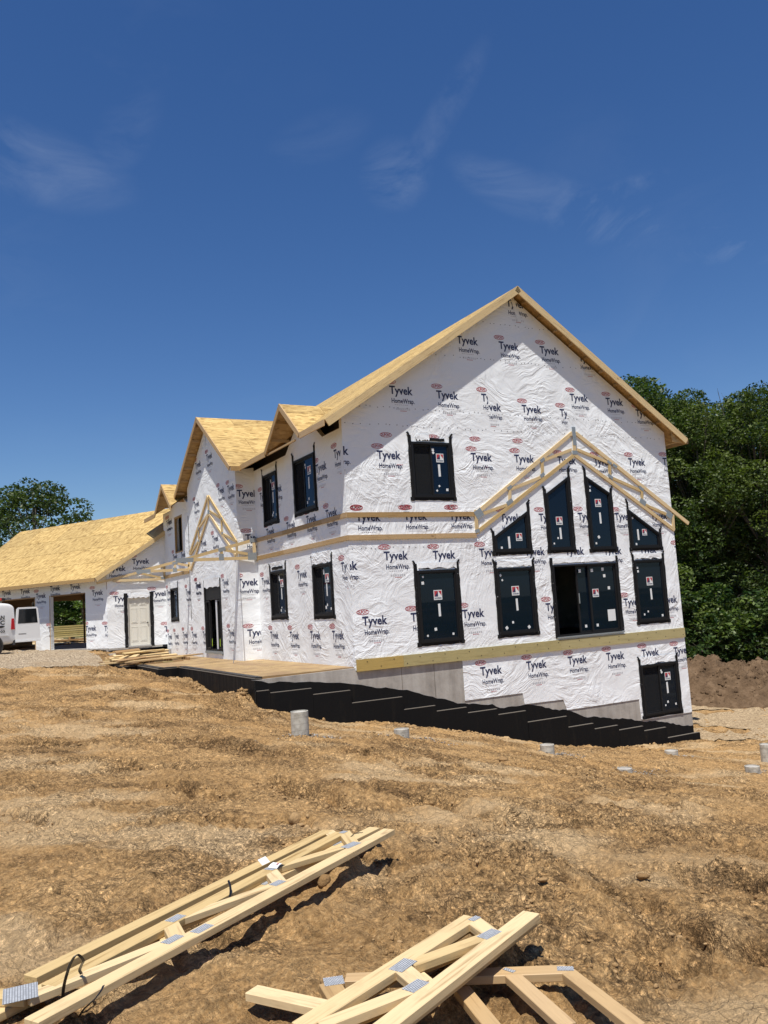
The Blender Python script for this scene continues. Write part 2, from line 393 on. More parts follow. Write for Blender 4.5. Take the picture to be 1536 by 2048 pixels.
def m_dirt(name, far=False):
    m, nt, b = newmat(name, 0.95, spec=0.15)
    v = coords(nt)
    at = nd(nt, 'ShaderNodeAttribute'); at.attribute_name = 'soil'
    sep = nd(nt, 'ShaderNodeSeparateColor'); nt.links.new(at.outputs['Color'], sep.inputs[0])
    n1 = noise(nt, v, 0.9, 8, 0.66); n2 = noise(nt, v, 7.0, 6, 0.62); n3 = noise(nt, v, 45.0, 4, 0.6)
    c = ramp(nt, n1, [(0.30, (0.31, 0.186, 0.080)), (0.46, (0.415, 0.257, 0.116)), (0.60, (0.485, 0.311, 0.148)), (0.75, (0.57, 0.395, 0.215))])
    c = mixc(nt, rng(nt, n2, 0.48, 0.70, 0.0, 0.45), c, (0.28, 0.165, 0.068))
    c = mixc(nt, rng(nt, n3, 0.45, 0.7, 0.0, 0.5), c, (0.52, 0.365, 0.19))
    c = mixc(nt, rng(nt, noise(nt, v, 28.0, 5, 0.7), 0.34, 0.45, 0.7, 0.0), c, (0.15, 0.088, 0.038))
    sp = rng(nt, noise(nt, v, 17.0, 8, 0.76, 0.2), 0.36, 0.64, 0.55, 1.45)
    c = mixc(nt, 1.0, c, mixc(nt, 1.0, sp, (1.0, 1.0, 1.0), 'MULTIPLY'), 'MULTIPLY')
    c = mixc(nt, math_(nt, 'MULTIPLY', sep.outputs[0], 0.9), c, mixc(nt, 1.0, mixc(nt, 1.0, sp, (1.0, 1.0, 1.0), 'MULTIPLY'), (0.20, 0.122, 0.057), 'MULTIPLY'))     # turned, damp soil, and the shade painted along scarps and ruts
    c = mixc(nt, math_(nt, 'MULTIPLY', sep.outputs[1], 0.65), c, (0.62, 0.455, 0.265))      # pale dry crust
    gr = ramp(nt, n1, [(0.3, (0.035, 0.055, 0.014)), (0.7, (0.085, 0.105, 0.030))])
    c = mixc(nt, at.outputs['Alpha'], gr, c)                                                 # rough grass starts beyond the site
    # crazing of the dry crust: cells warped so that no two look alike
    vw = nd(nt, 'ShaderNodeVectorMath', operation='MULTIPLY_ADD')
    nz = nd(nt, 'ShaderNodeTexNoise'); nz.inputs['Scale'].default_value = 3.0; nz.inputs['Detail'].default_value = 4; nt.links.new(v, nz.inputs['Vector'])
    nt.links.new(nz.outputs['Color'], vw.inputs[0]); vw.inputs[1].default_value = (0.22, 0.22, 0.22); nt.links.new(v, vw.inputs[2])
    def crack(sc, wd):
        vo = nd(nt, 'ShaderNodeTexVoronoi', feature='DISTANCE_TO_EDGE'); vo.inputs['Scale'].default_value = sc
        nt.links.new(vw.outputs[0], vo.inputs['Vector'])
        return rng(nt, vo.outputs['Distance'], 0.0, wd, 1.0, 0.0)
    ck = math_(nt, 'MAXIMUM', crack(7.5, 0.022), math_(nt, 'MULTIPLY', crack(19.0, 0.04), 0.5))
    pm = math_(nt, 'MINIMUM', 1.0, math_(nt, 'ADD', rng(nt, noise(nt, v, 0.9, 4), 0.52, 0.68, 0.0, 0.8), math_(nt, 'MULTIPLY', sep.outputs[1], 0.8)))
    pm = math_(nt, 'MULTIPLY', pm, rng(nt, sep.outputs[0], 0.1, 0.4, 1.0, 0.0))
    ck = math_(nt, 'MULTIPLY', ck, pm)
    c = mixc(nt, math_(nt, 'MULTIPLY', ck, 0.6), c, (0.085, 0.05, 0.024))
    nt.links.new(c, b.inputs['Base Color'])
    rough = noise(nt, v, 11.0, 7, 0.70, 0.1)
    # crumbs: every cell is a lump of its own tone with shade painted in the gap round it, thick in turned soil and thin on the crust
    cm = math_(nt, 'MINIMUM', 1.0, math_(nt, 'ADD', math_(nt, 'MULTIPLY', sep.outputs[0], 1.1), rng(nt, noise(nt, v, 0.9, 6, 0.66), 0.44, 0.62, 0.10, 0.90)))
    cr = None; tone = None
    for sc, lo, hi, hh in ((21.0, 0.80, 1.16, 0.38), (50.0, 0.70, 1.24, 0.24), (110.0, 0.72, 1.24, 0.10)):
        vc = nd(nt, 'ShaderNodeTexVoronoi'); vc.inputs['Scale'].default_value = sc; nt.links.new(vw.outputs[0], vc.inputs['Vector'])
        tn = math_(nt, 'MULTIPLY', rng(nt, nd_sep(nt, vc.outputs['Color']), 0, 1, lo, hi), rng(nt, vc.outputs['Distance'], 0.38, 0.66, 1.0, 0.62))
        tone = tn if tone is None else math_(nt, 'MULTIPLY', tone, tn)
        q = math_(nt, 'MULTIPLY', math_(nt, 'SUBTRACT', 0.6, vc.outputs['Distance']), hh); cr = q if cr is None else math_(nt, 'ADD', cr, q)
    tone = math_(nt, 'ADD', math_(nt, 'MULTIPLY', math_(nt, 'SUBTRACT', math_(nt, 'MULTIPLY', tone, 1.70), 1.0), cm), 1.0)
    cr = math_(nt, 'MULTIPLY', cr, cm)
    tc3 = nd(nt, 'ShaderNodeCombineColor'); nt.links.new(tone, tc3.inputs[0]); nt.links.new(tone, tc3.inputs[1]); nt.links.new(tone, tc3.inputs[2])
    fin = nd(nt, 'ShaderNodeHueSaturation'); fin.inputs['Saturation'].default_value = 1.04; fin.inputs['Value'].default_value = 1.08; fin.inputs['Hue'].default_value = 0.499; nt.links.new(mixc(nt, 1.0, c, tc3.outputs[0], 'MULTIPLY'), fin.inputs['Color']); nt.links.new(fin.outputs[0], b.inputs['Base Color'])
    h = math_(nt, 'ADD', math_(nt, 'MULTIPLY', rough, 1.5), cr)
    h = math_(nt, 'SUBTRACT', h, math_(nt, 'MULTIPLY', ck, 0.16))
    bump(nt, b, h, 1.0, 0.065)
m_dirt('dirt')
def m_topsoil():
    m, nt, b = newmat('topsoil', 0.95, spec=0.1); v = coords(nt)
    c = ramp(nt, noise(nt, v, 2.2, 8, 0.7), [(0.3, (0.075, 0.048, 0.028)), (0.5, (0.138, 0.090, 0.053)), (0.7, (0.215, 0.145, 0.088))])
    nt.links.new(c, b.inputs['Base Color']); bump(nt, b, noise(nt, v, 4.0, 7, 0.66), 1.0, 0.16)
m_topsoil()
def m_clod():
    m, nt, b = newmat('clod', 0.95, spec=0.15)
    v = coords(nt); at = nd(nt, 'ShaderNodeAttribute'); at.attribute_name = 'soil'
    sep = nd(nt, 'ShaderNodeSeparateColor'); nt.links.new(at.outputs['Color'], sep.inputs[0])
    c = ramp(nt, sep.outputs[0], [(0.0, (0.21, 0.128, 0.058)), (0.5, (0.32, 0.20, 0.092)), (1.0, (0.44, 0.295, 0.15))])
    c = mixc(nt, rng(nt, noise(nt, v, 22, 5, 0.65), 0.4, 0.7, 0, 0.55), c, (0.22, 0.135, 0.06))
    nt.links.new(c, b.inputs['Base Color']); bump(nt, b, noise(nt, v, 35, 5, 0.65), 0.8, 0.02)
m_clod()
def m_gravel(name, lo, hi, sc):
    m, nt, b = newmat(name, 0.9, spec=0.2)
    v = coords(nt)
    vo = nd(nt, 'ShaderNodeTexVoronoi'); vo.inputs['Scale'].default_value = sc; nt.links.new(v, vo.inputs['Vector'])
    c = ramp(nt, nd_sep(nt, vo.outputs['Color']), [(0.0, tuple(x * 0.55 for x in lo)), (0.3, lo), (0.8, hi), (1.0, tuple(min(1, x * 1.15) for x in hi))])
    c = mixc(nt, rng(nt, noise(nt, v, 0.7, 5), 0.45, 0.7, 0, 0.5), c, (0.30, 0.215, 0.125))
    nt.links.new(c, b.inputs['Base Color']); bump(nt, b, vo.outputs['Distance'], 0.9, -0.03)
m_gravel('gravel', (0.25, 0.19, 0.125), (0.43, 0.345, 0.24), 26.0)
m_gravel('gravel_tan', (0.30, 0.215, 0.125), (0.46, 0.345, 0.21), 26.0)
m_gravel('gravel_grey', (0.16, 0.15, 0.14), (0.42, 0.40, 0.37), 24.0)
m_gravel('straw', (0.36, 0.27, 0.14), (0.62, 0.49, 0.28), 5.0)
def m_tube():
    m, nt, b = newmat('tube_card', 0.8)
    v = coords(nt); n = noise(nt, v, 9, 5, 0.6)
    c = ramp(nt, n, [(0.3, (0.26, 0.235, 0.19)), (0.5, (0.45, 0.425, 0.36)), (0.7, (0.54, 0.52, 0.45))])
    wv = nd(nt, 'ShaderNodeTexWave'); wv.inputs['Scale'].default_value = 3.0; wv.inputs['Distortion'].default_value = 0.3; wv.bands_direction = 'Z'; nt.links.new(coords(nt, (1, 1, 1), (0.15, 0, 0)), wv.inputs['Vector'])
    c = mixc(nt, rng(nt, wv.outputs[1], 0.92, 1.0, 0, 0.35), c, (0.2, 0.19, 0.17))
    nt.links.new(c, b.inputs['Base Color'])
m_tube()
newmat('van_white', 0.22, (0.74, 0.75, 0.75)); newmat('rubber', 0.85, (0.02, 0.02, 0.02)); newmat('rim', 0.35, (0.4, 0.41, 0.42), 0.7)
newmat('tail_red', 0.25, (0.45, 0.01, 0.015)); newmat('ladder_red', 0.4, (0.62, 0.045, 0.03)); newmat('bumper', 0.5, (0.05, 0.05, 0.055)); newmat('alu', 0.35, (0.6, 0.6, 0.6), 0.9)
newmat('glass_dark', 0.05, (0.012, 0.014, 0.016)); newmat('van_inner', 0.7, (0.05, 0.05, 0.05))
def m_leaf(name, c0, c1):
    m, nt, b = newmat(name, 0.5, spec=0.35)
    at = nd(nt, 'ShaderNodeAttribute'); at.attribute_name = 'tint'
    c = mixc(nt, nd_sep(nt, at.outputs['Color']), c0, c1)
    hs = nd(nt, 'ShaderNodeHueSaturation'); nt.links.new(c, hs.inputs['Color']); nt.links.new(rng(nt, rand(nt), 0, 1, 0.8, 1.15), hs.inputs['Value'])
    nt.links.new(rng(nt, rand(nt), 0, 1, 0.485, 0.51), hs.inputs['Hue'])
    c = hs.outputs[0]
    nt.links.new(c, b.inputs['Base Color'])
    tl = nd(nt, 'ShaderNodeBsdfTranslucent'); nt.links.new(mixc(nt, 1.0, c, (1.1, 1.3, 0.5), 'MULTIPLY'), tl.inputs[0])
    mx = nd(nt, 'ShaderNodeMixShader'); mx.inputs[0].default_value = 0.33
    nt.links.new(b.outputs[0], mx.inputs[1]); nt.links.new(tl.outputs[0], mx.inputs[2]); nt.links.new(mx.outputs[0], nt.nodes['Material Output'].inputs[0])
m_leaf('leaf', (0.022, 0.048, 0.013), (0.125, 0.165, 0.038)); m_leaf('leaf_oak', (0.030, 0.058, 0.018), (0.095, 0.140, 0.042))
m_leaf('leaf_bush', (0.05, 0.11, 0.022), (0.15, 0.25, 0.06))
def m_bark():
    m, nt, b = newmat('bark', 0.9)
    c = ramp(nt, noise(nt, coords(nt, (1, 1, 0.25)), 9, 5, 0.6), [(0.3, (0.045, 0.036, 0.028)), (0.7, (0.16, 0.135, 0.11))])
    nt.links.new(c, b.inputs['Base Color']); bump(nt, b, noise(nt, coords(nt, (1, 1, 0.3)), 12, 4), 0.8, 0.03)
m_bark()

# ------------------------------------------------------------------ ground
PTS = np.array([
 (-9.2,-18.9,-.78),(-8,-14.5,-.87),(-6.5,-13.5,-.90),(-7,-15.5,-.93),(-6.3,-16.5,-.97),(-9,-11.5,-.84),(-10,-5,-.82),(-12,-15,-.78),(-9,5,-.62),(-12,2,-.58),(-6,0,-.92),(-6,5,-.80),
 (-3.78,-5.5,-1.23),(-1.16,-4.3,-1.77),(2.2,-4.6,-2.45),(3.0,-6.0,-2.78),(5.7,-4.6,-2.98),(5.5,-7,-3.07),
 (-2.66,-.2,-1.35),(-1.87,-.2,-1.52),(-1.35,-.2,-1.73),(-.6,-.2,-1.89),(.05,-.2,-2.0),(.72,-.2,-2.07),(1.78,-.2,-2.32),(3.06,-.2,-2.62),(4.65,-.2,-3.09),(5.3,-.2,-3.36),(7.25,-.2,-3.62),(8.5,-.2,-3.71),(10.2,-.2,-3.84),(11.6,-.2,-3.9),
 (-2.75,.8,-1.1),(-2.75,1.6,-1.2),(-2.75,3.1,-1.18),(-2.75,4.4,-1.06),(-2.75,5.35,-.97),(-2.75,6.7,-1.05),(-3.2,6.9,-.93),(-3.35,8.2,-.78),(-3.8,10.,-.86),
 (-5,9,-.50),(-7.5,9,-.42),(-6,14,-.30),(-4,14,-.36),(-6,21,-.24),(-3,22,-.3),(-12,20,-.2),(0,40,-.2),(-20,40,.1),
 (12.8,-1.6,-3.9),(20,4,-3.9),(20,8,-3.9),(30,10,-3.9),(10,-8,-3.75),(15,-15,-4.0),(3,-13,-2.35),(-1,-13,-1.62),(-3.2,-11,-1.32),(-3,-15,-1.4),(0,-18,-1.7),(8,-18,-3.0),
 (-40,0,-.3),(-40,40,.2),(50,-20,-4.4),(60,30,-4.0),(0,-60,-2.2),(30,60,-2.5)], float)
def tps_fit(P, lam=0.02):
    n = len(P); d = np.hypot(P[:,None,0]-P[None,:,0], P[:,None,1]-P[None,:,1])
    K = np.where(d > 0, d*d*np.log(d+1e-9), 0) + lam*np.eye(n)
    A = np.zeros((n+3, n+3)); A[:n,:n] = K; A[:n,n] = 1; A[:n,n+1:] = P[:,:2]; A[n,:n] = 1; A[n+1:,:n] = P[:,:2].T
    return np.linalg.solve(A, np.concatenate([P[:,2], np.zeros(3)]))
TW = tps_fit(PTS)
def sstep(a, b, x):
    t = np.clip((x-a)/(b-a), 0, 1); return t*t*(3-2*t)
def macro(x, y):
    xc = np.clip(x, -60, 70); yc = np.clip(y, -60, 70)
    z = TW[len(PTS)] + TW[len(PTS)+1]*xc + TW[len(PTS)+2]*yc
    for (px, py, _), w in zip(PTS, TW):
        d = np.hypot(xc-px, yc-py); z = z + w*np.where(d > 0, d*d*np.log(d+1e-9), 0)
    far = sstep(45, 75, np.hypot(x, y))
    return z*(1-far) + far*(-2.0)
def rut_axes(x, y):
    a = x*0.88 - y*0.47; b = x*0.47 + y*0.88
    return a, b
def masks(x, y):
    a, b = rut_axes(x, y)
    bands = fbm(a*0.30 + 3.1, b*0.55, 5, 4)
    patch = fbm(x*0.45, y*0.45, 91, 3)
    cl = sstep(-0.02, 0.40, bands*0.75 + patch*0.55)
    # rows of clods thrown up along the machine track at the right of the foreground
    ta = (x+4.6)*0.80 + (y+13.8)*(-0.60); tb = (x+4.6)*0.60 + (y+13.8)*0.80
    tr = np.exp(-((np.abs(tb + 0.10*fbm(ta*0.7, tb*0.0+2.0, 44, 2)) - 0.42)/0.20)**2) * sstep(-2.6, -1.2, ta) * (1-sstep(4.0, 6.0, ta))
    cl = np.clip(cl + 0.9*tr*sstep(-0.3, 0.25, fbm(x*1.1, y*1.1, 73, 2)), 0, 1)
    crust = sstep(0.0, 0.5, fbm(a*0.34, b*0.6, 33, 4) + 0.25*np.exp(-(tb/0.55)**2)) * (1-cl)
    crust = np.clip(crust + 0.6*np.exp(-(tb/0.35)**2)*sstep(-2.5, -1, ta)*(1-sstep(4, 6, ta)), 0, 1)
    return cl, crust
def detail(x, y, near=None):
    a, b = rut_axes(x, y)
    cl, crust = masks(x, y)
    z = 0.045*fbm(x*0.55, y*0.55, 3, 3) + 0.030*fbm(x*1.7, y*1.7, 8, 4, .6)
    z = z + 0.028*(ridged(a*0.30, b*0.9, 21, 3) - 0.6) + 0.012*fbm(a*.55, b*5.0, 23, 3)
    rgh = sstep(-.45, .4, fbm(x*.7, y*.7, 62, 3) + .4*cl)
    bil = 0
    for k, (f, am) in enumerate(((2.3, .036), (5.1, .020), (11.5, .015), (24.0, .010))): bil = bil + am*(np.abs(perlin(x*f + .4*perlin(x*f*.6, y*f*.6, 70+k), y*f, 80+k)) - .25)
    z = z + bil*(.30 + .95*rgh)
    # low broken scarps running across the slope
    near = np.zeros_like(x); fresh = np.zeros_like(x); gate = sstep(-.75, -.05, fbm(x*2.6, y*2.6, 47, 2))
    for k in range(len(SCARPS)):
        sel = np.nonzero(np.hypot(x-SCARPS[k][0], y-SCARPS[k][1]) < SCARPS[k][2]*1.6+1.2)[0]
        if not len(sel): continue
        u, v, env = scarp_uv(x[sel], y[sel], k); h = SCARPS[k][4]; gt = gate[sel]
        z[sel] += h*env*(1/(1+np.exp(-np.clip(v/0.020, -30, 30))) - 0.5)*np.exp(-np.abs(v)/0.40) - .08*env*gt*np.exp(-((v+.035)/.030)**2)
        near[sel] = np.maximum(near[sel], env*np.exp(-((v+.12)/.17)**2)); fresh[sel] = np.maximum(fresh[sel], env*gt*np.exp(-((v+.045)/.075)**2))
    rf = rut_field(x, y); z = z + rf; detail.fresh = np.clip(fresh*.55*(.5+fbm(x*5, y*5, 27, 2)) + np.clip(-rf/.045, 0, 1)*.30, 0, 1)   # damp soil laid open, plus shade painted into scarp feet and ruts
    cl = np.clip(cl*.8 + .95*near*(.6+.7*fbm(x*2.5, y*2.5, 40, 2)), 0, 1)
    n1, s1, _ = worley(x*7.5 + 0.3*fbm(x*5, y*5, 2, 2), y*7.5, 14)
    n2, s2, _ = worley(x*17.0, y*17.0, 15)
    n3, s3, _ = worley(x*3.6 + .5*fbm(x*3, y*3, 6, 2), y*3.6, 16)
    lum = sstep(-.25, .35, fbm(x*.9, y*.9, 66, 3))
    z = z + cl*(0.070*(0.62-n1) + 0.024*(0.6-n2) + .05*(.6-n3)) + lum*(0.020*(0.6-n1) + .012*(.6-n2)) + 0.006*(0.5-n2)
    z = z + 0.012*fbm(x*8, y*8, 51, 3)
    return z, cl, crust
def px_ground(px, py):
    d = ray(px, py); t = 2.0
    for _ in range(80):
        p = CAM + d*t; g = float(macro(np.array([p.x]), np.array([p.y]))[0]); h = p.z-g
        if h < .01: break
        t += max(.01, h*1.2)
    return p.x, p.y
SCARPS = []
for (x0, y0, x1, y1, h) in ((286,1566,480,1592,.13),(538,1562,720,1606,.20),(370,1478,620,1522,.12),(680,1500,860,1540,.10),(250,1380,345,1402,.20),(110,1342,225,1350,.18),(90,1418,200,1440,.16),(294,1634,405,1640,.10),(415,1630,525,1643,.12),(1170,1765,1340,1815,.10),(1365,1838,1545,1925,.17),(560,1632,700,1650,.10),(930,1636,1160,1655,.09),
                            (0,1618,130,1650,.10),(215,1525,330,1535,.08),(1000,1530,1260,1560,.10),(1240,1600,1500,1640,.10),(20,1480,180,1500,.12),(440,1400,520,1425,.14),(300,1350,360,1362,.12),(1330,1560,1536,1590,.10),(900,1700,1060,1722,.10),(1430,1745,1545,1800,.13),(1250,1895,1420,1955,.08)):
    a_ = px_ground(x0, y0); b_ = px_ground(x1, y1)
    SCARPS.append(((a_[0]+b_[0])/2, (a_[1]+b_[1])/2, math.hypot(b_[0]-a_[0], b_[1]-a_[1])*.5, math.atan2(b_[1]-a_[1], b_[0]-a_[0]), h))
def scarp_uv(x, y, k):
    px, py, ln, ang, h = SCARPS[k]; ca, sa = math.cos(ang), math.sin(ang)
    u = (x-px)*ca + (y-py)*sa; v = -(x-px)*sa + (y-py)*ca + 0.13*fbm(u*1.6, u*0+px, 61, 3)
    return u, v, np.exp(-(u/ln)**4)
PATHS = []
for pts, off, dep in ((((-100,1560),(250,1515),(600,1530),(1000,1600),(1350,1720),(1600,1850)), .85, .045), (((-150,1440),(200,1420),(430,1445),(700,1510),(1100,1560),(1650,1600)), .8, .045), (((1650,1700),(1300,1640),(1000,1625),(700,1680),(560,1800)), .6, .03)):
    PATHS.append((np.array([px_ground(*p) for p in pts]), off, dep))
def rut_field(x, y):
    out = np.zeros_like(x); sel = np.nonzero((x > -12) & (x < 14) & (y > -17.5) & (y < 3))[0]
    if len(sel): out[sel] = rut_field_(x[sel], y[sel])
    return out
def rut_field_(x, y):
    z = np.zeros_like(x)
    for P, off, dep in PATHS:
        # smooth the line, then measure signed distance to it
        Q = [];
        for i in range(len(P)-1):
            p0, p1, p2, p3 = P[max(0, i-1)], P[i], P[i+1], P[min(len(P)-1, i+2)]
            for k in range(3):
                t = k/3; Q.append(.5*((2*p1)+(p2-p0)*t+(2*p0-5*p1+4*p2-p3)*t*t+(3*p1-p0-3*p2+p3)*t**3))
        Q.append(P[-1]); Q = np.array(Q); best = np.full_like(x, 99.); along = np.zeros_like(x); acc = 0.
        for i in range(len(Q)-1):
            a, b = Q[i], Q[i+1]; d = b-a; L = np.hypot(*d); t = np.clip(((x-a[0])*d[0]+(y-a[1])*d[1])/(L*L), 0, 1)
            ex = x-a[0]-d[0]*t; ey = y-a[1]-d[1]*t; dist = np.hypot(ex, ey); sg = np.sign(d[0]*ey-d[1]*ex); m = dist < np.abs(best)
            best = np.where(m, dist*sg, best); along = np.where(m, acc+L*t, along); acc += L
        w = best + .06*fbm(along*1.2, along*0, 71, 2)
        for o in (-off, off):
            r = np.abs(w-o); cle = .5+.5*np.sin(along*2*np.pi/.16 + 2.5*np.abs(w-o)/.1)
            z = z + dep*(-np.exp(-(r/.17)**2)*(1+.35*cle) + .75*np.exp(-((r-.28)/.09)**2))*sstep(-.5, .2, fbm(along*.5, w*0+o, 72, 2)+.15)
    return z
MAIN_FP = [(0.12,0.14),(11.4,0.14),(11.4,16.6),(-0.5,16.6),(-0.5,6.95),(0.12,6.95)]
PORCH_FP = [(-2.5,0.14),(0.3,0.14),(0.3,16.5),(-3.4,16.5),(-3.4,10.7),(-3.1,10.4),(-3.1,7.25),(-2.5,7.1)]
def in_poly_np(x, y, P):
    c = np.zeros(x.shape, bool); j = len(P)-1
    for i in range(len(P)):
        xi, yi = P[i]; xj, yj = P[j]
        with np.errstate(divide='ignore', invalid='ignore'):
            t = ((yi > y) != (yj > y)) & (x < (xj-xi)*(y-yi)/((yj-yi) if yj != yi else 1e-9)+xi)
        c ^= t; j = i
    return c
def height(x, y):
    z = macro(x, y); d, cl, cr = detail(x, y)
    k = 1-sstep(25, 60, np.hypot(x+5, y+5))
    z = z + d*k
    # spoil heaps along the porch wall and the edge of the drive
    for (px, py, r, h) in ((-2.85,.30,.28,.22),(-3.0,1.1,.3,.08),(-6.6,8.7,.5,.10),(-7.6,8.5,.5,.12),(-5.2,4.4,.5,.10)):
        d2 = ((x-px)**2+(y-py)**2)/(r*r); z = z + h*np.exp(-d2)*(1+0.5*fbm(x*4, y*4, 12, 2))
    # long low humps that the truss stacks rest on
    for (x0, y0, x1, y1, zt) in HUMPS:
        ax, ay = x1-x0, y1-y0; L2 = ax*ax+ay*ay; t = np.clip(((x-x0)*ax+(y-y0)*ay)/L2, 0, 1); dd = np.hypot(x-x0-ax*t, y-y0-ay*t)
        k = np.exp(-(dd/.085)**2); z = z*(1-k) + np.maximum(z, zt+.006*fbm(x*6, y*6, 4, 2))*k
    return z, cl, cr
HUMPS = [(-8.55,-14.60,-8.25,-14.42,-.778),(-6.85,-13.55,-6.65,-13.42,-.778),(-7.25,-15.50,-7.05,-15.40,-.758),(-6.78,-15.33,-6.68,-15.30,-.758)]
def ground(x, y):
    z, _, _ = height(np.array([float(x)]), np.array([float(y)])); return float(z[0])
def grow(start, step, lim, sign, g=1.13):
    r = []; p = start; s = step
    while abs(p-start) < lim: s *= g; p += sign*s; r.append(p)
    return r
def build_ground():
    xs = sorted(grow(-11.0, .02, 900, -1)) + list(np.arange(-11.0, -3.6, .0195)) + list(np.arange(-3.6, 3, .042)) + list(np.arange(3, 14, .085)) + grow(14, .085, 900, 1)
    ys = sorted(grow(-16.9, .02, 900, -1)) + list(np.arange(-16.9, -12.4, .0195)) + list(np.arange(-12.4, -7, .032)) + list(np.arange(-7, 1.5, .055)) + list(np.arange(1.5, 12, .1)) + list(np.arange(12, 26, .3)) + grow(26, .3, 900, 1)
    xs = np.array(xs); ys = np.array(ys); X, Y = np.meshgrid(xs, ys); x = X.ravel(); y = Y.ravel()
    z, cl, cr = height(x, y)
    sx = np.gradient(xs); sy = np.gradient(ys); SX, SY = np.meshgrid(sx, sy); sp = np.sqrt(np.minimum(SX, .08)*np.minimum(SY, .08)).ravel()
    z = z + np.random.RandomState(5).normal(0, 1, len(z))*.20*sp*(.35 + .9*sstep(-.3, .4, fbm(x*1.5, y*1.5, 93, 3)))*(np.hypot(x+5, y+5) < 40)
    z = np.where(in_poly_np(x, y, MAIN_FP), np.minimum(z, -4.0), z)
    z = np.where(in_poly_np(x, y, PORCH_FP), np.minimum(z, -1.6), z)
    nx, ny = len(xs), len(ys)
    me = bpy.data.meshes.new('ground')
    me.vertices.add(nx*ny); co = np.stack([x, y, z], 1).astype(np.float32); me.vertices.foreach_set('co', co.ravel())
    i = np.arange(ny-1)[:,None]*nx + np.arange(nx-1)[None,:]; i = i.ravel()
    q = np.stack([i, i+1, i+1+nx, i+nx], 1)
    me.loops.add(q.size); me.loops.foreach_set('vertex_index', q.ravel().astype(np.int32))
    me.polygons.add(len(q)); me.polygons.foreach_set('loop_start', (np.arange(len(q))*4).astype(np.int32)); me.polygons.foreach_set('loop_total', np.full(len(q), 4, np.int32))
    me.polygons.foreach_set('use_smooth', np.ones(len(q), bool))
    me.update()
    at = me.color_attributes.new('soil', 'FLOAT_COLOR', 'POINT')
    fr = detail.fresh; damp_shade = np.clip(cl*0.85*(0.35+1.0*fbm(x*4.5, y*4.5, 31, 3)), 0, 1)
    # new spoil left by the digger lies in a wide dark field before the porch
    damp_shade = np.clip(damp_shade + .40*sstep(.16, .48, fbm(x*.42-y*.22+7, x*.5+y*.85, 26, 5, .6)) + 0.26*sstep(-12.5, -6, y)*(1-sstep(-3, 0.5, x))*sstep(-.25, .35, fbm(x*.8, y*.8, 36, 3)), 0, 1)
    damp_shade = np.clip(damp_shade + fr, 0, 1); cr = cr*(1-fr)
    c4 = np.stack([damp_shade, cr, np.ones_like(cr)*0.9, 1-sstep(26, 48, np.hypot(x-2, y+1))*(1-.35*sstep(0, .5, fbm(x*.1, y*.1, 7, 2)))], 1).astype(np.float32)
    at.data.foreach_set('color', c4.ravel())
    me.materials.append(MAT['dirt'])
    o = link(bpy.data.objects.new('ground', me)); o['kind'] = 'structure'
build_ground()

def np_mesh(name, V, F, mat, parent=None, smooth=False, attr=None, attrname='soil'):
    """V (n,3), F (m,k) arrays"""
    me = bpy.data.meshes.new(name); k = F.shape[1]
    me.vertices.add(len(V)); me.vertices.foreach_set('co', V.astype(np.float32).ravel())
    me.loops.add(F.size); me.loops.foreach_set('vertex_index', F.astype(np.int32).ravel())
    me.polygons.add(len(F)); me.polygons.foreach_set('loop_start', (np.arange(len(F))*k).astype(np.int32)); me.polygons.foreach_set('loop_total', np.full(len(F), k, np.int32))
    if smooth: me.polygons.foreach_set('use_smooth', np.ones(len(F), bool))
    me.update()
    if attr is not None:
        at = me.color_attributes.new(attrname, 'FLOAT_COLOR', 'POINT'); at.data.foreach_set('color', attr.astype(np.float32).ravel())
    me.materials.append(MAT[mat])
    return link(bpy.data.objects.new(name, me), parent)

def ico(sub):
    bm = bmesh.new(); bmesh.ops.create_icosphere(bm, subdivisions=sub, radius=1.0)
    V = np.array([v.co[:] for v in bm.verts]); F = np.array([[v.index for v in f.verts] for f in bm.faces]); bm.free(); return V, F
def lumps(name, px, py, size, seed, mat='clod', sub=1, sink=0.35, zoff=None):
    R = np.random.RandomState(seed); n = len(px); B, F = ico(sub); m = len(B)
    z, cl, cr = height(px, py)
    if zoff is not None: z = zoff
    V = np.repeat(B[None], n, 0)
    # chip facets off: each lump is the ball cut by a handful of random planes
    nk = 15; pn = R.normal(size=(n, nk, 3)); pn /= np.linalg.norm(pn, axis=2)[:,:,None]; po = R.uniform(.42, .82, (n, 1, nk))
    dp = np.einsum('nmk,njk->nmj', V, pn); fac = np.where(dp > 1e-3, po/np.maximum(dp, 1e-3), 9.0).min(2); V = V*np.minimum(fac, 1.0)[:,:,None]
    V = V * (1 + R.uniform(-.10, .10, (n, m, 1)))
    V = V * R.uniform(.65, 1.45, (n, 1, 3)) * np.array([1, 1, .78])
    th = R.uniform(0, 6.28, n); c, s = np.cos(th)[:,None], np.sin(th)[:,None]
    Vx = V[:,:,0]*c - V[:,:,1]*s; Vy = V[:,:,0]*s + V[:,:,1]*c
    V = np.stack([Vx, Vy, V[:,:,2]], 2) * size[:,None,None]
    V[:,:,0] += px[:,None]; V[:,:,1] += py[:,None]; V[:,:,2] += (z + size*.78*(1-2*sink)*.5)[:,None]
    FF = (F[None] + (np.arange(n)*m)[:,None,None]).reshape(-1, 3)
    col = np.repeat(np.stack([R.uniform(0, 1, n)**0.8, R.uniform(0, 1, n), np.zeros(n), np.ones(n)], 1), m, 0)
    return np_mesh(name, V.reshape(-1, 3), FF, mat, None, False, col)
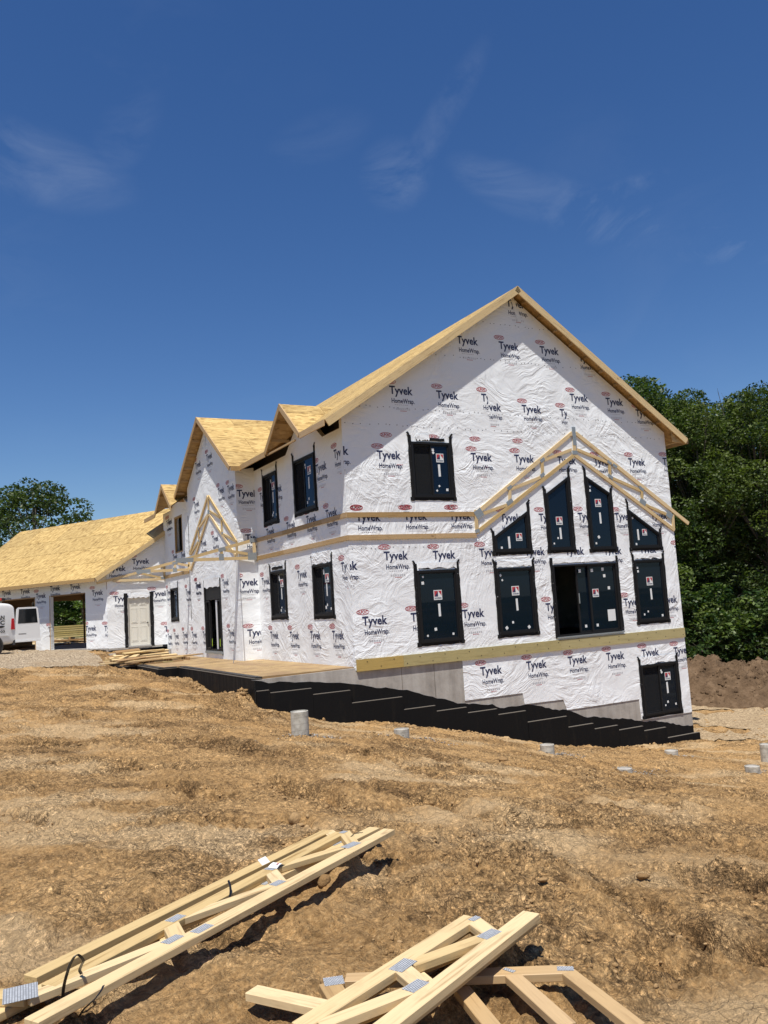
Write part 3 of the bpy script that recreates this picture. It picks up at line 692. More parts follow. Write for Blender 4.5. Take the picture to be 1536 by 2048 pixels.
def scatter_clods():
    R = np.random.RandomState(4)
    def pick(n, x0, x1, y0, y1, thr):
        x = R.uniform(x0, x1, n); y = R.uniform(y0, y1, n); cl, cr = masks(x, y)
        k = (cl + R.uniform(-.35, .25, n) > thr) & ~in_poly_np(x, y, PORCH_FP + []) & ~((x > -2.6) & (y > -0.25))
        return x[k], y[k]
    x, y = pick(16000, -10.5, -2.5, -16.8, -11, .42); s = R.uniform(.2, 1, len(x))**5*.020 + .003
    a = lumps('soil_crumbs', x, y, s, 1, sub=1, sink=.5)
    tag(a, 'loose brown crumbs and small clods scattered over the near ground', 'soil crumbs', kind='stuff')
    x, y = pick(9000, -11, 9, -12, 8.5, .45); s = R.uniform(.2, 1, len(x))**6*.030 + .007
    b = lumps('soil_clods', x, y, s, 2, sub=1, sink=.5)
    tag(b, 'dry soil clods strewn across the slope before the house', 'soil clods', kind='stuff')
scatter_clods()
def rubble():
    R = np.random.RandomState(19); X = []; Y = []
    for (px, py, ln, ang, h) in SCARPS:
        n = int(60*ln*h/.1); u = R.uniform(-ln, ln, n); v = -np.abs(R.normal(.10, .14, n)); X.append(px+u*math.cos(ang)-v*math.sin(ang)); Y.append(py+u*math.sin(ang)+v*math.cos(ang))
    x = np.concatenate(X); y = np.concatenate(Y); k = ~((x > -2.6) & (y > -.25)); x = x[k]; y = y[k]
    o = lumps('rut_rubble', x, y, R.uniform(.2, 1, len(x))**3*.030+.007, 20, sub=2, sink=.45); tag(o, 'broken clods fallen along the ruts and torn edges of the soil', 'soil clods', kind='stuff')
rubble()
def backfill():
    R = np.random.RandomState(14); n = 1500; x = R.uniform(-2.7, 11.8, n); y = -.16 - np.abs(R.normal(0, .16, n)); n2 = 500
    x = np.concatenate([x, -2.75-np.abs(R.normal(0, .14, n2))]); y = np.concatenate([y, R.uniform(.0, 6.9, n2)])
    k = fbm(x*.9, y*.9, 17, 2) > -.15; x = x[k]; y = y[k]
    o = lumps('backfill_clods', x, y, R.uniform(.2, 1, len(x))**3*.075+.012, 15, sub=2, sink=.45); tag(o, 'ragged clods of backfill along the black foundation wall', 'soil clods', kind='stuff')
backfill()
def big_clods():
    spots = [(650, 1768, .065, 'pointed brown clod in the shadow of the long trusses'), (1006, 1519, .10, 'dark clod standing alone below the pipe piers'), (590, 1640, .075, 'pale flat clod above the end of the long trusses'),
             (1088, 1762, .042, 'small dark stone in the middle of the bare foreground'), (1285, 1756, .05, 'rounded dark clod on the pale track'), (745, 1955, .05, 'rounded pale clod left of the stacked short trusses'), (330, 1893, .03, 'small pale pebble beside the near chord shadow')]
    for k, (px, py, s, lab) in enumerate(spots):
        d = ray(px, py); t = 1.0
        for _ in range(60):
            p = CAM + d*t; g = ground(p.x, p.y)
            if p.z - g < 0.004: break
            t += max(0.01, (p.z-g)*0.7)
        o = lumps('soil_clod', np.array([p.x]), np.array([p.y]), np.array([s]), 50+k, sub=2, sink=.3)
        tag(o, lab, 'clod', 'larger clods and stones lying on the soil')
big_clods()

def patch_sheet(name, x0, x1, y0, y1, st, keep, mat, lift):
    xs = np.arange(x0, x1, st); ys = np.arange(y0, y1, st); X, Y = np.meshgrid(xs, ys); x = X.ravel(); y = Y.ravel()
    z = height(x, y)[0] + lift + 0.012*fbm(x*6, y*6, 77, 2)
    k = keep(x, y); nx = len(xs); i = (np.arange(len(ys)-1)[:,None]*nx + np.arange(nx-1)[None,:]).ravel()
    q = np.stack([i, i+1, i+1+nx, i+nx], 1); q = q[k[q].all(1)]
    used, inv = np.unique(q, return_inverse=True)
    o = np_mesh(name, np.stack([x, y, z], 1)[used], inv.reshape(q.shape), mat, None, True)
    o['kind'] = 'structure'; return o
patch_sheet('gravel_drive', -22, -2.2, 7.2, 23.5, .16, lambda x, y: (y > 9.1 + .55*fbm(x*.7, y*.4, 19, 3)) & ~((x > -3.9) & (y > 9.5) & (y < 16.8) & (x > -3.9)) & (x*.866 + y*.5 < 6.2), 'gravel', .035)
patch_sheet('gravel_yard', 11.75, 26, -4, 9, .2, lambda x, y: (fbm(x*.35, y*.35, 29, 3) > -.25 - .05*(y-0)) & (y > -1.2 - .3*(x-11.5) + 1.0*fbm(x*.8, y*.8, 23, 2)), 'gravel_tan', .03)

def mound():
    # long heap of dark topsoil between the yard and the wood
    n, m = 300, 90; A = np.array([14.0, 15.5]); B = np.array([29.0, -9.0]); t = np.linspace(0, 1, n); w = np.linspace(-3.6, 4.2, m)
    T, Wd = np.meshgrid(t, w); ax = (B-A); ln = np.hypot(*ax); ax = ax/ln; nr = np.array([-ax[1], ax[0]])   # away from the house
    wob = 0.5*fbm(T.ravel()*5, T.ravel()*0+3, 6, 3)
    wd = Wd.ravel(); tt = T.ravel()*ln
    x = A[0] + ax[0]*tt + nr[0]*(wd+wob); y = A[1] + ax[1]*tt + nr[1]*(wd+wob)
    base = macro(x, y)
    prof = np.clip(1-(np.abs(wd-0.3)/3.6)**1.6, 0, None)
    hgt = 1.60*(0.86+0.28*fbm(tt*.35, tt*0, 9, 3))*sstep(0, 2, tt)*(1-sstep(ln-2, ln, tt))
    n1, _, _ = worley(x*1.5, y*1.5, 5); n2, _, _ = worley(x*3.6, y*3.6, 6)
    z = base + prof*hgt + prof**.5*(.42*(.6-n1) + .24*(.6-n2) + .16*fbm(x*2.5, y*2.5, 4, 4, .6)) - 0.25*(prof <= 0)
    i = (np.arange(m-1)[:,None]*n + np.arange(n-1)[None,:]).ravel(); q = np.stack([i, i+1, i+1+n, i+n], 1)
    col = np.stack([.95+.25*fbm(x*1.2, y*1.2, 2, 3), np.zeros_like(x), np.zeros_like(x), np.ones_like(x)], 1)
    o = np_mesh('dirt_mound', np.stack([x, y, z], 1), q, 'topsoil', None, False, np.clip(col, 0, 1)); o['kind'] = 'structure'
    R = np.random.RandomState(31); k = R.choice(len(x), 5200, False); k = k[prof[k] > .1]
    c = lumps('mound_clods', x[k], y[k], R.uniform(.2, 1, len(k))**3*.10+.03, 32, mat='topsoil', sub=1, zoff=z[k]-.02); tag(c, 'dark clods covering the long topsoil mound', 'soil clods', kind='stuff')
    at = c.data.color_attributes['soil']; q = np.zeros(len(at.data)*4, np.float32); at.data.foreach_get('color', q); q = q.reshape(-1, 4); q[:,0] *= .3; at.data.foreach_set('color', q.ravel())
mound()

# ------------------------------------------------------------------ house
W = 11.58
YC = 16.72            # far end of the two-storey part
WX = -0.633           # outer face of the front wing
YA, YB = 6.82, 12.72  # wing
RP = 0.67             # pitch of the main roof
EZ = 5.577            # top of the sheathing at the main eave (x = -0.633)
RX = 5.79             # ridge
house = thing('house', 'two-storey house under construction in white printed house wrap with bare sheathed roofs', 'house', (0, 0, 0))

class Wall:
    def __init__(s, name, o, u, n, outline, mat='wrap', thick=0.15):
        s.name = name; s.o = Vector(o); s.u = Vector(u).normalized(); s.n = Vector(n).normalized(); s.outline = outline; s.holes = []; s.mat = mat; s.t = thick; s.obj = None
    def P(s, a, z, w=0.0): return s.o + s.u*a + Vector((0, 0, z)) + s.n*w
    def px(s, x, y, w=0.0):
        d = ray(x, y); t = ((s.o + s.n*w) - CAM).dot(s.n)/d.dot(s.n); p = CAM + d*t
        q = p - s.o; return (q.dot(s.u), q.z)
    def build(s, parent=house):
        bm = bmesh.new(); loops = [s.outline] + s.holes
        pts = [p for l in loops for p in l]
        tris = tessellate_polygon([[Vector((a, z, 0)) for a, z in l] for l in loops])
        vs = [bm.verts.new(s.P(a, z)) for a, z in pts]
        for t in tris:
            try: bm.faces.new([vs[i] for i in t])
            except ValueError: pass
        bm.normal_update()
        solid(bm, -s.n*s.t)
        s.obj = bm_obj(s.name, bm, s.mat, parent); return s.obj
    def slab(s, name, poly, w0, w1, mat, parent):
        """flat prism on the wall between offsets w0 and w1"""
        bm = bmesh.new(); vs = [bm.verts.new(s.P(a, z, w0)) for a, z in poly]
        bm.faces.new(vs); solid(bm, s.n*(w1-w0)); return bm_obj(name, bm, mat, parent)
    def rect(s, name, a0, a1, z0, z1, w0, w1, mat, parent):
        return s.slab(name, [(a0, z0), (a1, z0), (a1, z1), (a0, z1)], w0, w1, mat, parent)
    def ring(s, name, outer, inner, w0, w1, mat, parent):
        bm = bmesh.new(); n = len(outer)
        vo = [bm.verts.new(s.P(a, z, w1)) for a, z in outer]; vi = [bm.verts.new(s.P(a, z, w1)) for a, z in inner]
        for i in range(n): bm.faces.new([vo[i], vo[(i+1) % n], vi[(i+1) % n], vi[i]])
        solid(bm, s.n*(w0-w1)); return bm_obj(name, bm, mat, parent)
    def stick(s, name, p0, p1, width, mat, parent, w0=0.0, w1=0.038):
        a = s.P(p0[0], p0[1], (w0+w1)/2); b = s.P(p1[0], p1[1], (w0+w1)/2)
        return beam(name, a, b, width, w1-w0, mat, parent, up=s.n)
def inset(poly, d):
    """shrink a polygon by d"""
    n = len(poly); area = sum(poly[i][0]*poly[(i+1) % n][1]-poly[(i+1) % n][0]*poly[i][1] for i in range(n)); sg = 1 if area > 0 else -1
    out = []
    for i in range(n):
        p0 = Vector(poly[i-1]); p1 = Vector(poly[i]); p2 = Vector(poly[(i+1) % n])
        e1 = (p1-p0).normalized(); e2 = (p2-p1).normalized(); n1 = Vector((-e1.y, e1.x))*sg; n2 = Vector((-e2.y, e2.x))*sg
        k = (n1+n2); k = k/max(0.2, (1+n1.dot(n2))); out.append((p1.x+k.x*d, p1.y+k.y*d))
    return out

ZT = 5.62             # top of the side walls
def roof_z(x): return EZ + RP*(x-(-0.633))
gable = Wall('gable_wall', (0, 0, 0), (1, 0, 0), (0, -1, 0), [(0, -.70), (W, -.70), (W, roof_z(0)-.16), (RX, roof_z(RX)-.16), (0, roof_z(0)-.16)])
side = Wall('side_wall', (0, 0, 0), (0, -1, 0), (-1, 0, 0), [(-YA, -.62), (-.15, -.62), (-.15, ZT-.12), (-1.25, ZT-.12), (-2.6, 6.5), (-3.95, ZT-.12), (-YA, ZT-.12)])
wingside = Wall('wing_side_wall', (WX, YA, 0), (1, 0, 0), (0, -1, 0), [(0, -.62), (-WX, -.62), (-WX, ZT), (0, ZT-.1)])
YW = 9.78; HW = 3.57; WEZ = 5.54; WAZ = 7.95; WP = (WAZ-WEZ)/HW
wing = Wall('wing_front_wall', (WX, 0, 0), (0, -1, 0), (-1, 0, 0), [(-YC, -.62), (-YA-.15, -.62), (-YA-.15, WEZ+WP*(YA+.15-(YW-HW))-.16), (-YW, WAZ-.17), (-YB, WEZ+WP*((YW+HW)-YB)-.16), (-YB, 5.30), (-12.85, 5.30), (-14.12, 6.0), (-15.4, 5.30), (-YC, 5.30)])
GX = -3.03
gd = Vector((-math.sin(math.radians(30)), math.cos(math.radians(30)), 0)); gn = Vector((-gd.y, gd.x, 0))   # along the garage front, and outwards
GO = Vector((GX, YC, 0)); GEZ = 2.68; GP = 0.75; GB = 3.64; GRZ = GEZ + GP*(GB+.53)
def groof(p):                      # height of the garage sheathing over a plan point (front slope)
    back = -(Vector((p[0], p[1], 0))-GO).dot(gn); return GEZ + GP*(back+.53)
endw = Wall('link_wall', (GX, YC, 0), (1, 0, 0), (0, -1, 0), [(0, -.22), (WX-GX, -.22), (WX-GX, groof((WX, YC))-.2), (0, groof((GX, YC))-.2)])
garage = Wall('garage_front_wall', GO, -gd, gn, [(-10.6, -.2), (-.02, -.2), (-.02, groof(GO)-.16), (-10.6, groof(GO)-.16)])

# ---- printed logos
def text_mesh(body, size, bold=0.0, sx=1.0, res=2):
    cu = bpy.data.curves.new('t', 'FONT'); cu.body = body; cu.size = size; cu.offset = bold; cu.resolution_u = res; cu.align_x = 'LEFT'
    ob = bpy.data.objects.new('t', cu); COL.objects.link(ob)
    dg = bpy.context.evaluated_depsgraph_get(); dg.update(); me = ob.evaluated_get(dg).to_mesh()
    V = [(v.co.x*sx, v.co.y) for v in me.vertices]; F = [tuple(p.vertices) for p in me.polygons]
    ob.evaluated_get(dg).to_mesh_clear(); bpy.data.objects.remove(ob); bpy.data.curves.remove(cu)
    return V, F
def fit_text(body, x, y, width, height, bold, res=2):
    V, F = text_mesh(body, 1.0, bold, 1.0, res); xs = [v[0] for v in V]; ys = [v[1] for v in V]; cap = 0.69
    k = width/(max(xs)-min(xs)); ky = height/cap
    return [(x+(a-min(xs))*k, y+b*ky) for a, b in V], F
def make_logo():
    parts = []
    parts.append((*fit_text('Tyvek', 0.0, 0.0, .72, .215, .028), 0))
    parts.append((*fit_text('HomeWrap', 0.05, -.245, .68, .125, .022), 0))
    parts.append(([(.74, -.245), (.758, -.245), (.758, -.222), (.74, -.222)], [(0, 1, 2, 3)], 0))
    # red oval with the name cut in white
    n = 20; cx, cy, rx, ry = .03, .335, .185, .07
    def oval(rx, ry):
        return [(cx+rx*math.cos(2*math.pi*i/n), cy+ry*math.sin(2*math.pi*i/n)) for i in range(n)]
    o1 = oval(rx, ry); o2 = oval(rx-.016, ry-.014)
    parts.append((o1+o2, [(i, (i+1) % n, n+(i+1) % n, n+i) for i in range(n)], 1))
    parts.append((*fit_text('DUPONT', cx-.145, cy-.038, .29, .078, .030), 1))
    for k, (x0, x1, z) in enumerate(((.14, .56, -.30), (.17, .62, -.40), (.17, .62, -.43))):
        for q in range(7):
            a = x0+(x1-x0)*q/7; b = a+(x1-x0)/7*.72
            parts.append(([(a, z), (b, z), (b, z+.012), (a, z+.012)], [(0, 1, 2, 3)], 2))
    for q in range(5):
        a = .30+.04*q; parts.append(([(a, -.47), (a+.028, -.47), (a+.028, -.452), (a, -.452)], [(0, 1, 2, 3)], 1))
    return parts
LOGO = make_logo()
def logo(wall, a, z, k=1.0, only=None, extra=None, sx=1.0):
    """print one logo with the lower left of its big word at (a, z), trimmed by the wall's outline and openings"""
    bm = bmesh.new()
    for V, F, mi in LOGO:
        if only and mi not in only: continue
        vs = [bm.verts.new((a+x*k*sx, z+y*k, 0)) for x, y in V]
        for f in F:
            try: q = bm.faces.new([vs[i] for i in f]); q.material_index = mi
            except ValueError: pass
    x0, x1, z0, z1 = a-.18*k, a+.76*k*sx, z-.5*k, z+.42*k
    polys = [(wall.outline, True)] + [(h, False) for h in wall.holes] + ([(e, False) for e in extra] if extra else [])
    for poly, keep in polys:
        xs = [p[0] for p in poly]; zs = [p[1] for p in poly]
        if not keep and (max(xs) < x0 or min(xs) > x1 or max(zs) < z0 or min(zs) > z1): continue
        n = len(poly)
        for i in range(n):
            p = Vector((*poly[i], 0)); q = Vector((*poly[(i+1) % n], 0)); e = q-p; nn = Vector((-e.y, e.x, 0)).normalized()
            cs = [(Vector((cx, cz, 0))-p).dot(nn) for cx in (x0, x1) for cz in (z0, z1)]
            if min(cs) > 0 or max(cs) < 0: continue
            bmesh.ops.bisect_plane(bm, geom=list(bm.verts)+list(bm.edges)+list(bm.faces), plane_co=p, plane_no=nn)
        dead = [f for f in bm.faces if inpoly(*f.calc_center_median().xy, poly) != keep]
        bmesh.ops.delete(bm, geom=dead, context='FACES')
    if not bm.faces: bm.free(); return
    for v in bm.verts: v.co = wall.P(v.co.x, v.co.y, 0.003)
    me = bpy.data.meshes.new('printed_logo'); bm.to_mesh(me); bm.free()
    for m in ('print_navy', 'print_red', 'print_grey'): me.materials.append(MAT[m])
    link(bpy.data.objects.new('printed_logo', me), wall.obj)

# ---- windows
R0 = random.Random(11)
def wordmark(wall, a, z, s, w, par):
    """maker's sticker: white square, red and dark triangles, small name"""
    bm = bmesh.new()
    def face(pts, mi, lift=0):
        f = bm.faces.new([bm.verts.new(wall.P(a+x*s, z+y*s, w+lift)) for x, y in pts]); f.material_index = mi
    face([(0, 0), (1, 0), (1, 1), (0, 1)], 0)
    face([(.08, .34), (.52, .34), (.52, .92), (.08, .92)], 1, .0012)
    face([(.10, .34), (.50, .34), (.50, .86)], 2, .002)
    face([(.56, .92), (.94, .92), (.94, .40)], 1, .0012)
    V, F = fit_text('ANDERSEN', .08, .10, .84, .15, .03)
    vs = [bm.verts.new(wall.P(a+x*s, z+y*s, w+.0012)) for x, y in V]
    for f in F:
        q = bm.faces.new([vs[i] for i in f]); q.material_index = 2
    me = bpy.data.meshes.new('sticker'); bm.to_mesh(me); bm.free()
    for m in ('print_white', 'print_red', 'print_navy'): me.materials.append(MAT[m])
    return link(bpy.data.objects.new('sticker', me), par)
def stickers(wall, a0, a1, z0, z1, w, par, logo_at=(.5, .66), ls=.26, strip=True, bits=5, strip_at=None, seed=0):
    r = random.Random(seed); dw = a1-a0; dh = z1-z0
    if logo_at: wordmark(wall, a0+dw*logo_at[0]-ls/2, z0+dh*logo_at[1]-ls/2, ls, w, par)
    if strip:
        sa, sz = strip_at or (logo_at[0]+.02, logo_at[1]-.22)
        c = a0+dw*sa; wall.slab('sticker', [(c-.035, z0+dh*sz-.18), (c+.035, z0+dh*sz-.175), (c+.03, z0+dh*sz+.16), (c-.04, z0+dh*sz+.155)], w, w+.001, 'print_white', par)
    spots = [(.10, .92), (.12, .86), (.17, .08), (.35, .15), (.85, .07), (.8, .9)]
    for k in range(bits):
        fa, fz = spots[k % 6]; fa += r.uniform(-.03, .03); fz += r.uniform(-.02, .02); s = r.uniform(.035, .06); th = r.choice((0, 0, .1, .6))
        ca, cz = a0+dw*fa, z0+dh*fz
        q = [(ca+s*(math.cos(th+t)), cz+s*(math.sin(th+t))) for t in (.785, 2.356, 3.927, 5.498)]
        wall.slab('sticker', q, w, w+.001, 'print_white', par)
def tape(wall, p0, p1, width, par, w0, w1, r):
    """one strip of flashing tape with uneven edges"""
    a = Vector(p0); b = Vector(p1); d = (b-a); ln = d.length; d.normalize(); n = Vector((-d.y, d.x)); m = max(3, int(ln/.14))
    L = []; Rr = []
    for i in range(m+1):
        p = a+d*ln*i/m; j = r.uniform(-.012, .012); k = r.uniform(-.012, .012)
        L.append(tuple(p+n*(width/2+j))); Rr.append(tuple(p-n*(width/2+k)))
    return wall.slab('flashing_tape', L+Rr[::-1], w0, w1, 'tape', par)
def window(wall, poly, kind='fixed', tp=.10, flap=True, label=None, seed=0, stick=True, top_tape=False, name='window', base=None, par_name=None):
    """poly: outer edge of the tape as seen in the photo. Frame, sashes, panes, stickers and flashing tape."""
    r = random.Random(seed)
    fr = inset(poly, tp*0.8); hole = inset(fr, .02)
    wall.holes.append(hole)
    inner = inset(fr, .062)
    f = wall.ring(name, fr, inner, -.06, .035, 'frame_black', house)
    if label: f['label'] = label
    a0 = min(p[0] for p in inner); a1 = max(p[0] for p in inner); z0 = min(p[1] for p in inner); z1 = max(p[1] for p in inner)
    if kind == 'fixed':
        sash = inset(inner, .035); wall.ring('sash', inner, sash, -.05, .012, 'sash_black', f)
        wall.slab('pane', sash, -.022, -.016, 'glass', f)
        if stick: stickers(wall, a0, a1, z0, z1, -.014, f, seed=seed, **(base or {}))
    else:                                   # two-light slider: one sash stands behind the other
        mid = (a0+a1)/2
        for k, (b0, b1, w) in enumerate(((a0, mid+.02, -.035), (mid-.02, a1, 0.0))):
            rc = [(b0, z0), (b1, z0), (b1, z1), (b0, z1)]; ins = inset(rc, .045)
            wall.ring('sash', rc, ins, w-.022, w+.012, 'sash_black', f)
            wall.slab('pane', ins, w-.010, w-.005, 'glass' if k else 'glass_screen', f)
        if stick: stickers(wall, mid+.03, a1-.03, z0+.05, z1-.05, -.003, f, seed=seed, **(base or dict(logo_at=(.5, .76), ls=.24, strip_at=(.42, .5))))
    # tape: bottom first, sides over it and past it, ends turned up above the head
    A0 = min(p[0] for p in poly); A1 = max(p[0] for p in poly); Z0 = min(p[1] for p in poly)
    zl = max(p[1] for p in poly if abs(p[0]-A0) < .15); zr = max(p[1] for p in poly if abs(p[0]-A1) < .15)
    tape(wall, (A0-.03, Z0+tp/2), (A1+.03, Z0+tp/2), tp, f, .004, .009, r)
    tape(wall, (A0+tp/2, Z0-.01), (A0+tp/2, zl+.10), tp, f, .010, .015, r)
    tape(wall, (A1-tp/2, Z0-.01), (A1-tp/2, zr+.10), tp, f, .010, .015, r)
    for a, zz, sg in ((A0+tp/2, zl+.06, -1), (A1-tp/2, zr+.06, 1)):
        tape(wall, (a-.03*sg, zz+.0), (a+.07*sg, zz+.12), tp*.55, f, .016, .020, r)
    if top_tape: tape(wall, (A0+.25, zl-.0), (A1-.25, zr+.0), tp*.8, f, .016, .020, r)
    return f
def m_screen():
    m, nt, b = newmat('glass_screen', 0.4)
    nt.nodes.remove(b); out = nt.nodes['Material Output']
    tr = nd(nt, 'ShaderNodeBsdfTransparent'); tr.inputs[0].default_value = (0.25, 0.25, 0.26, 1)
    df = nd(nt, 'ShaderNodeBsdfDiffuse'); df.inputs[0].default_value = (0.03, 0.032, 0.035, 1)
    mx = nd(nt, 'ShaderNodeMixShader'); mx.inputs[0].default_value = 0.6; L = nt.links
    L.new(tr.outputs[0], mx.inputs[1]); L.new(df.outputs[0], mx.inputs[2]); L.new(mx.outputs[0], out.inputs[0])
m_screen()
def rc(a0, a1, z0, z1): return [(a0, z0), (a1, z0), (a1, z1), (a0, z1)]

window(gable, rc(1.94, 3.35, 3.59, 5.27), 'slider', label='upper sliding window in the gable', seed=1, top_tape=True)
window(gable, rc(1.85, 3.28, -.266, 1.80), 'fixed', label='large fixed window at the left of the gable', seed=2, top_tape=True)
window(gable, rc(4.42, 5.845, -.236, 1.765), 'fixed', label='large fixed window left of the patio door', seed=3)
window(gable, rc(9.625, 11.013, -.229, 1.83), 'fixed', label='large fixed window right of the patio door', seed=4, top_tape=True)
def pxpoly(wall, pts): return [wall.px(*p) for p in pts]
# the four raked windows over the patio door
def raked(pts): return pxpoly(gable, pts)
T1 = raked([(986.5, 1111), (1065.5, 1108), (1058, 1012), (982, 1070)]); T2 = raked([(1096, 1106.5), (1153, 1105), (1138, 944), (1086, 985)])
T3 = raked([(1180, 1105), (1236, 1103), (1222, 984), (1166, 944)]); T4 = raked([(1262, 1102), (1327, 1100), (1320.5, 1064), (1250, 1010)])
def square_up(T):                # upright jambs, level sill
    a0 = (T[0][0]+T[3][0])/2; a1 = (T[1][0]+T[2][0])/2; z0 = (T[0][1]+T[1][1])/2; return [(a0, z0), (a1, z0), (a1, T[2][1]), (a0, T[3][1])]
for k, (T, lb, bs) in enumerate(((T1, 'low raked window, left', dict(logo_at=(.74, .36), ls=.22, strip_at=(.42, .22), bits=3)), (T2, 'tall raked window, left', dict(logo_at=(.5, .40), ls=.24, strip_at=(.52, .22), bits=4)),
                                 (T3, 'tall raked window, right', dict(logo_at=(.45, .66), ls=.24, strip_at=(.5, .44), bits=4)), (T4, 'low raked window, right', dict(logo_at=(.5, .42), ls=.2, strip_at=(.25, .36), bits=3)))):
    window(gable, square_up(T), 'fixed', label=lb, seed=20+k, base=bs)
# patio door, its left half open
def patio():
    o = rc(6.416, 9.058, -.396, 1.80); fr = inset(o, .09); fr = [(fr[0][0], -.36), (fr[1][0], -.36), fr[2], fr[3]]; gable.holes.append(inset(fr, .01)); inner = inset(fr, .05)
    f = gable.ring('patio_door', fr, inner, -.12, .03, 'frame_black', house); f['label'] = 'black sliding patio door standing half open'
    a0, a1, z0, z1 = inner[0][0], inner[1][0], inner[0][1], inner[2][1]; w_ = (a1-a0)
    for b0, b1, w in ((a0+w_*.36, a0+w_*.62, -.075), (a0+w_*.545, a1, -.03)):
        q = rc(b0, b1, z0, z1); ins = inset(q, .06); gable.ring('sash', q, ins, w-.02, w+.02, 'sash_black', f); gable.slab('pane', ins, w-.006, w, 'glass', f)
    gable.rect('sticker', a1-.42, a1-.12, z0+.28, z0+.62, -.028, -.026, 'print_white', f)
    wordmark(gable, a0+w_*.60, z0+1.02, .24, -.028, f)
    for a, z, s in ((a0+w_*.40, z1-.2, .09), (a0+w_*.60, z1-.2, .09), (a0+w_*.78, z1-.18, .09), (a0+w_*.80, z1-.38, .09), (a0+w_*.86, z1-.75, .09), (a0+w_*.62, z0+.15, .08), (a0+w_*.43, z0+.15, .08)):
        gable.rect('sticker', a, a+s, z, z+s, -.028, -.026, 'print_white', f)
    beam('handle', gable.P(a0+w_*.375, 0.55, -.03), gable.P(a0+w_*.375, .85, -.03), .03, .03, 'alu', f, up=(0, -1, 0))
    r = random.Random(5); A0, A1, Z0, Z1 = 6.416, 9.058, -.396, 1.80
    tape(gable, (A0+.05, Z0), (A0+.05, Z1+.12), .1, f, .010, .015, r); tape(gable, (A1-.05, Z0+.05), (A1-.05, Z1+.12), .1, f, .010, .015, r)
    gable.rect('door_sill', A0+.05, A1-.03, -.40, -.362, .002, .07, 'plate_plain', f)
patio()
window(side, rc(-3.44, -1.76, 3.56, 5.27), 'slider', label='upper slider near the gable corner', seed=31)
window(side, rc(-6.045, -4.70, 3.557, 5.26), 'slider', label='upper slider beside the wing', seed=32)
window(side, rc(-2.41, -1.02, .604, 2.17), 'slider', label='lower slider near the gable corner', seed=33)
window(side, rc(-5.76, -4.35, .62, 2.20), 'slider', label='lower slider beside the wing', seed=34, top_tape=True)
window(wing, rc(-15.88, -14.6, .71, 2.15), 'slider', label='narrow window by the corner of the link', seed=35, base=dict(logo_at=None, strip=False, bits=2))
# rough opening of the small upper window, and the tall front door opening
wing.holes.append(rc(-14.85, -13.65, 3.45, 4.93)); DO = rc(-10.85, -8.95, -.36, 1.92); wing.holes.append(DO)
wing.build(); gable.build(); side.build(); wingside.build()
ro = wing.ring('rough_opening', rc(-14.85, -13.65, 3.45, 4.93), rc(-14.80, -13.72, 3.50, 4.86), -.08, .004, 'pine_warm', house)
def front_door():
    f = wing.ring('front_door', DO, inset(DO, .05), -.18, .02, 'frame_black', house); f['label'] = 'tall black front door frame with one pale leaf ajar'
    wing.rect('transom', -10.8, -9.0, 1.42, 1.87, -.03, -.01, 'sash_black', f)
    wing.rect('sill_pan', -10.9, -8.9, -.46, -.37, .001, .05, 'plate_plain', f)
    a = wing.P(-10.30, 0, -.10)
    # leaf swung a little inwards, plus the two sidelight frames
    wing.rect('door_leaf', -9.70, -9.46, -.30, 1.40, -.07, -.035, 'jamb_white', f)
    for b0, b1 in ((-10.78, -10.35), (-9.40, -9.03)): wing.ring('sidelight', rc(b0, b1, -.3, 1.40), inset(rc(b0, b1, -.3, 1.40), .05), -.08, 0.0, 'sash_black', f)
    for b, tl in ((-10.15, .1), (-9.22, .1)): wing.slab('paper_tag', [(b, -.20), (b+.05, -.21), (b+.07, .05), (b+.02, .06)], .006, .009, 'tag_green', f)
    r = random.Random(8)
    tape(wing, (-10.88, -.45), (-10.88, 2.15), .09, f, .012, .016, r); tape(wing, (-8.92, -.5), (-8.92, 2.15), .09, f, .012, .016, r)
front_door()
wing.rect('flashing_tape', -YB-.02, -YB+.03, 3.30, 4.75, .004, .008, 'tape', house); wing.rect('flashing_tape', -YB-.05, -YB-.01, .75, 2.2, .004, .008, 'tape', house)
# white flaps of wrap hanging over the heads of openings
def flap(wall, a0, a1, z0, z1, seed):
    r = random.Random(seed); n = 12; bot = [(a0+(a1-a0)*i/n, z0+r.uniform(-.03, .035)) for i in range(n+1)]
    wall.slab('wrap_flap', bot+[(a1, z1), (a0, z1)], .018, .024, 'wrap', wall.obj)
for wl, q, sd_ in ((side, (-2.36, -1.10, 2.10, 2.42), 1), (wing, (-10.85, -8.98, 1.86, 2.2), 2), (wing, (-15.82, -14.66, 2.06, 2.3), 3), (side, (-5.95, -4.8, 5.2, 5.36), 6)): flap(wl, *q, sd_)
for (a0, a1, z) in ((2.2, 2.62, 5.24), (2.0, 3.2, 1.76), (4.55, 5.75, 1.73), (6.55, 8.95, 1.76), (9.75, 10.9, 1.79)): flap(gable, a0, a1, z, z+.16, int(a0*10))

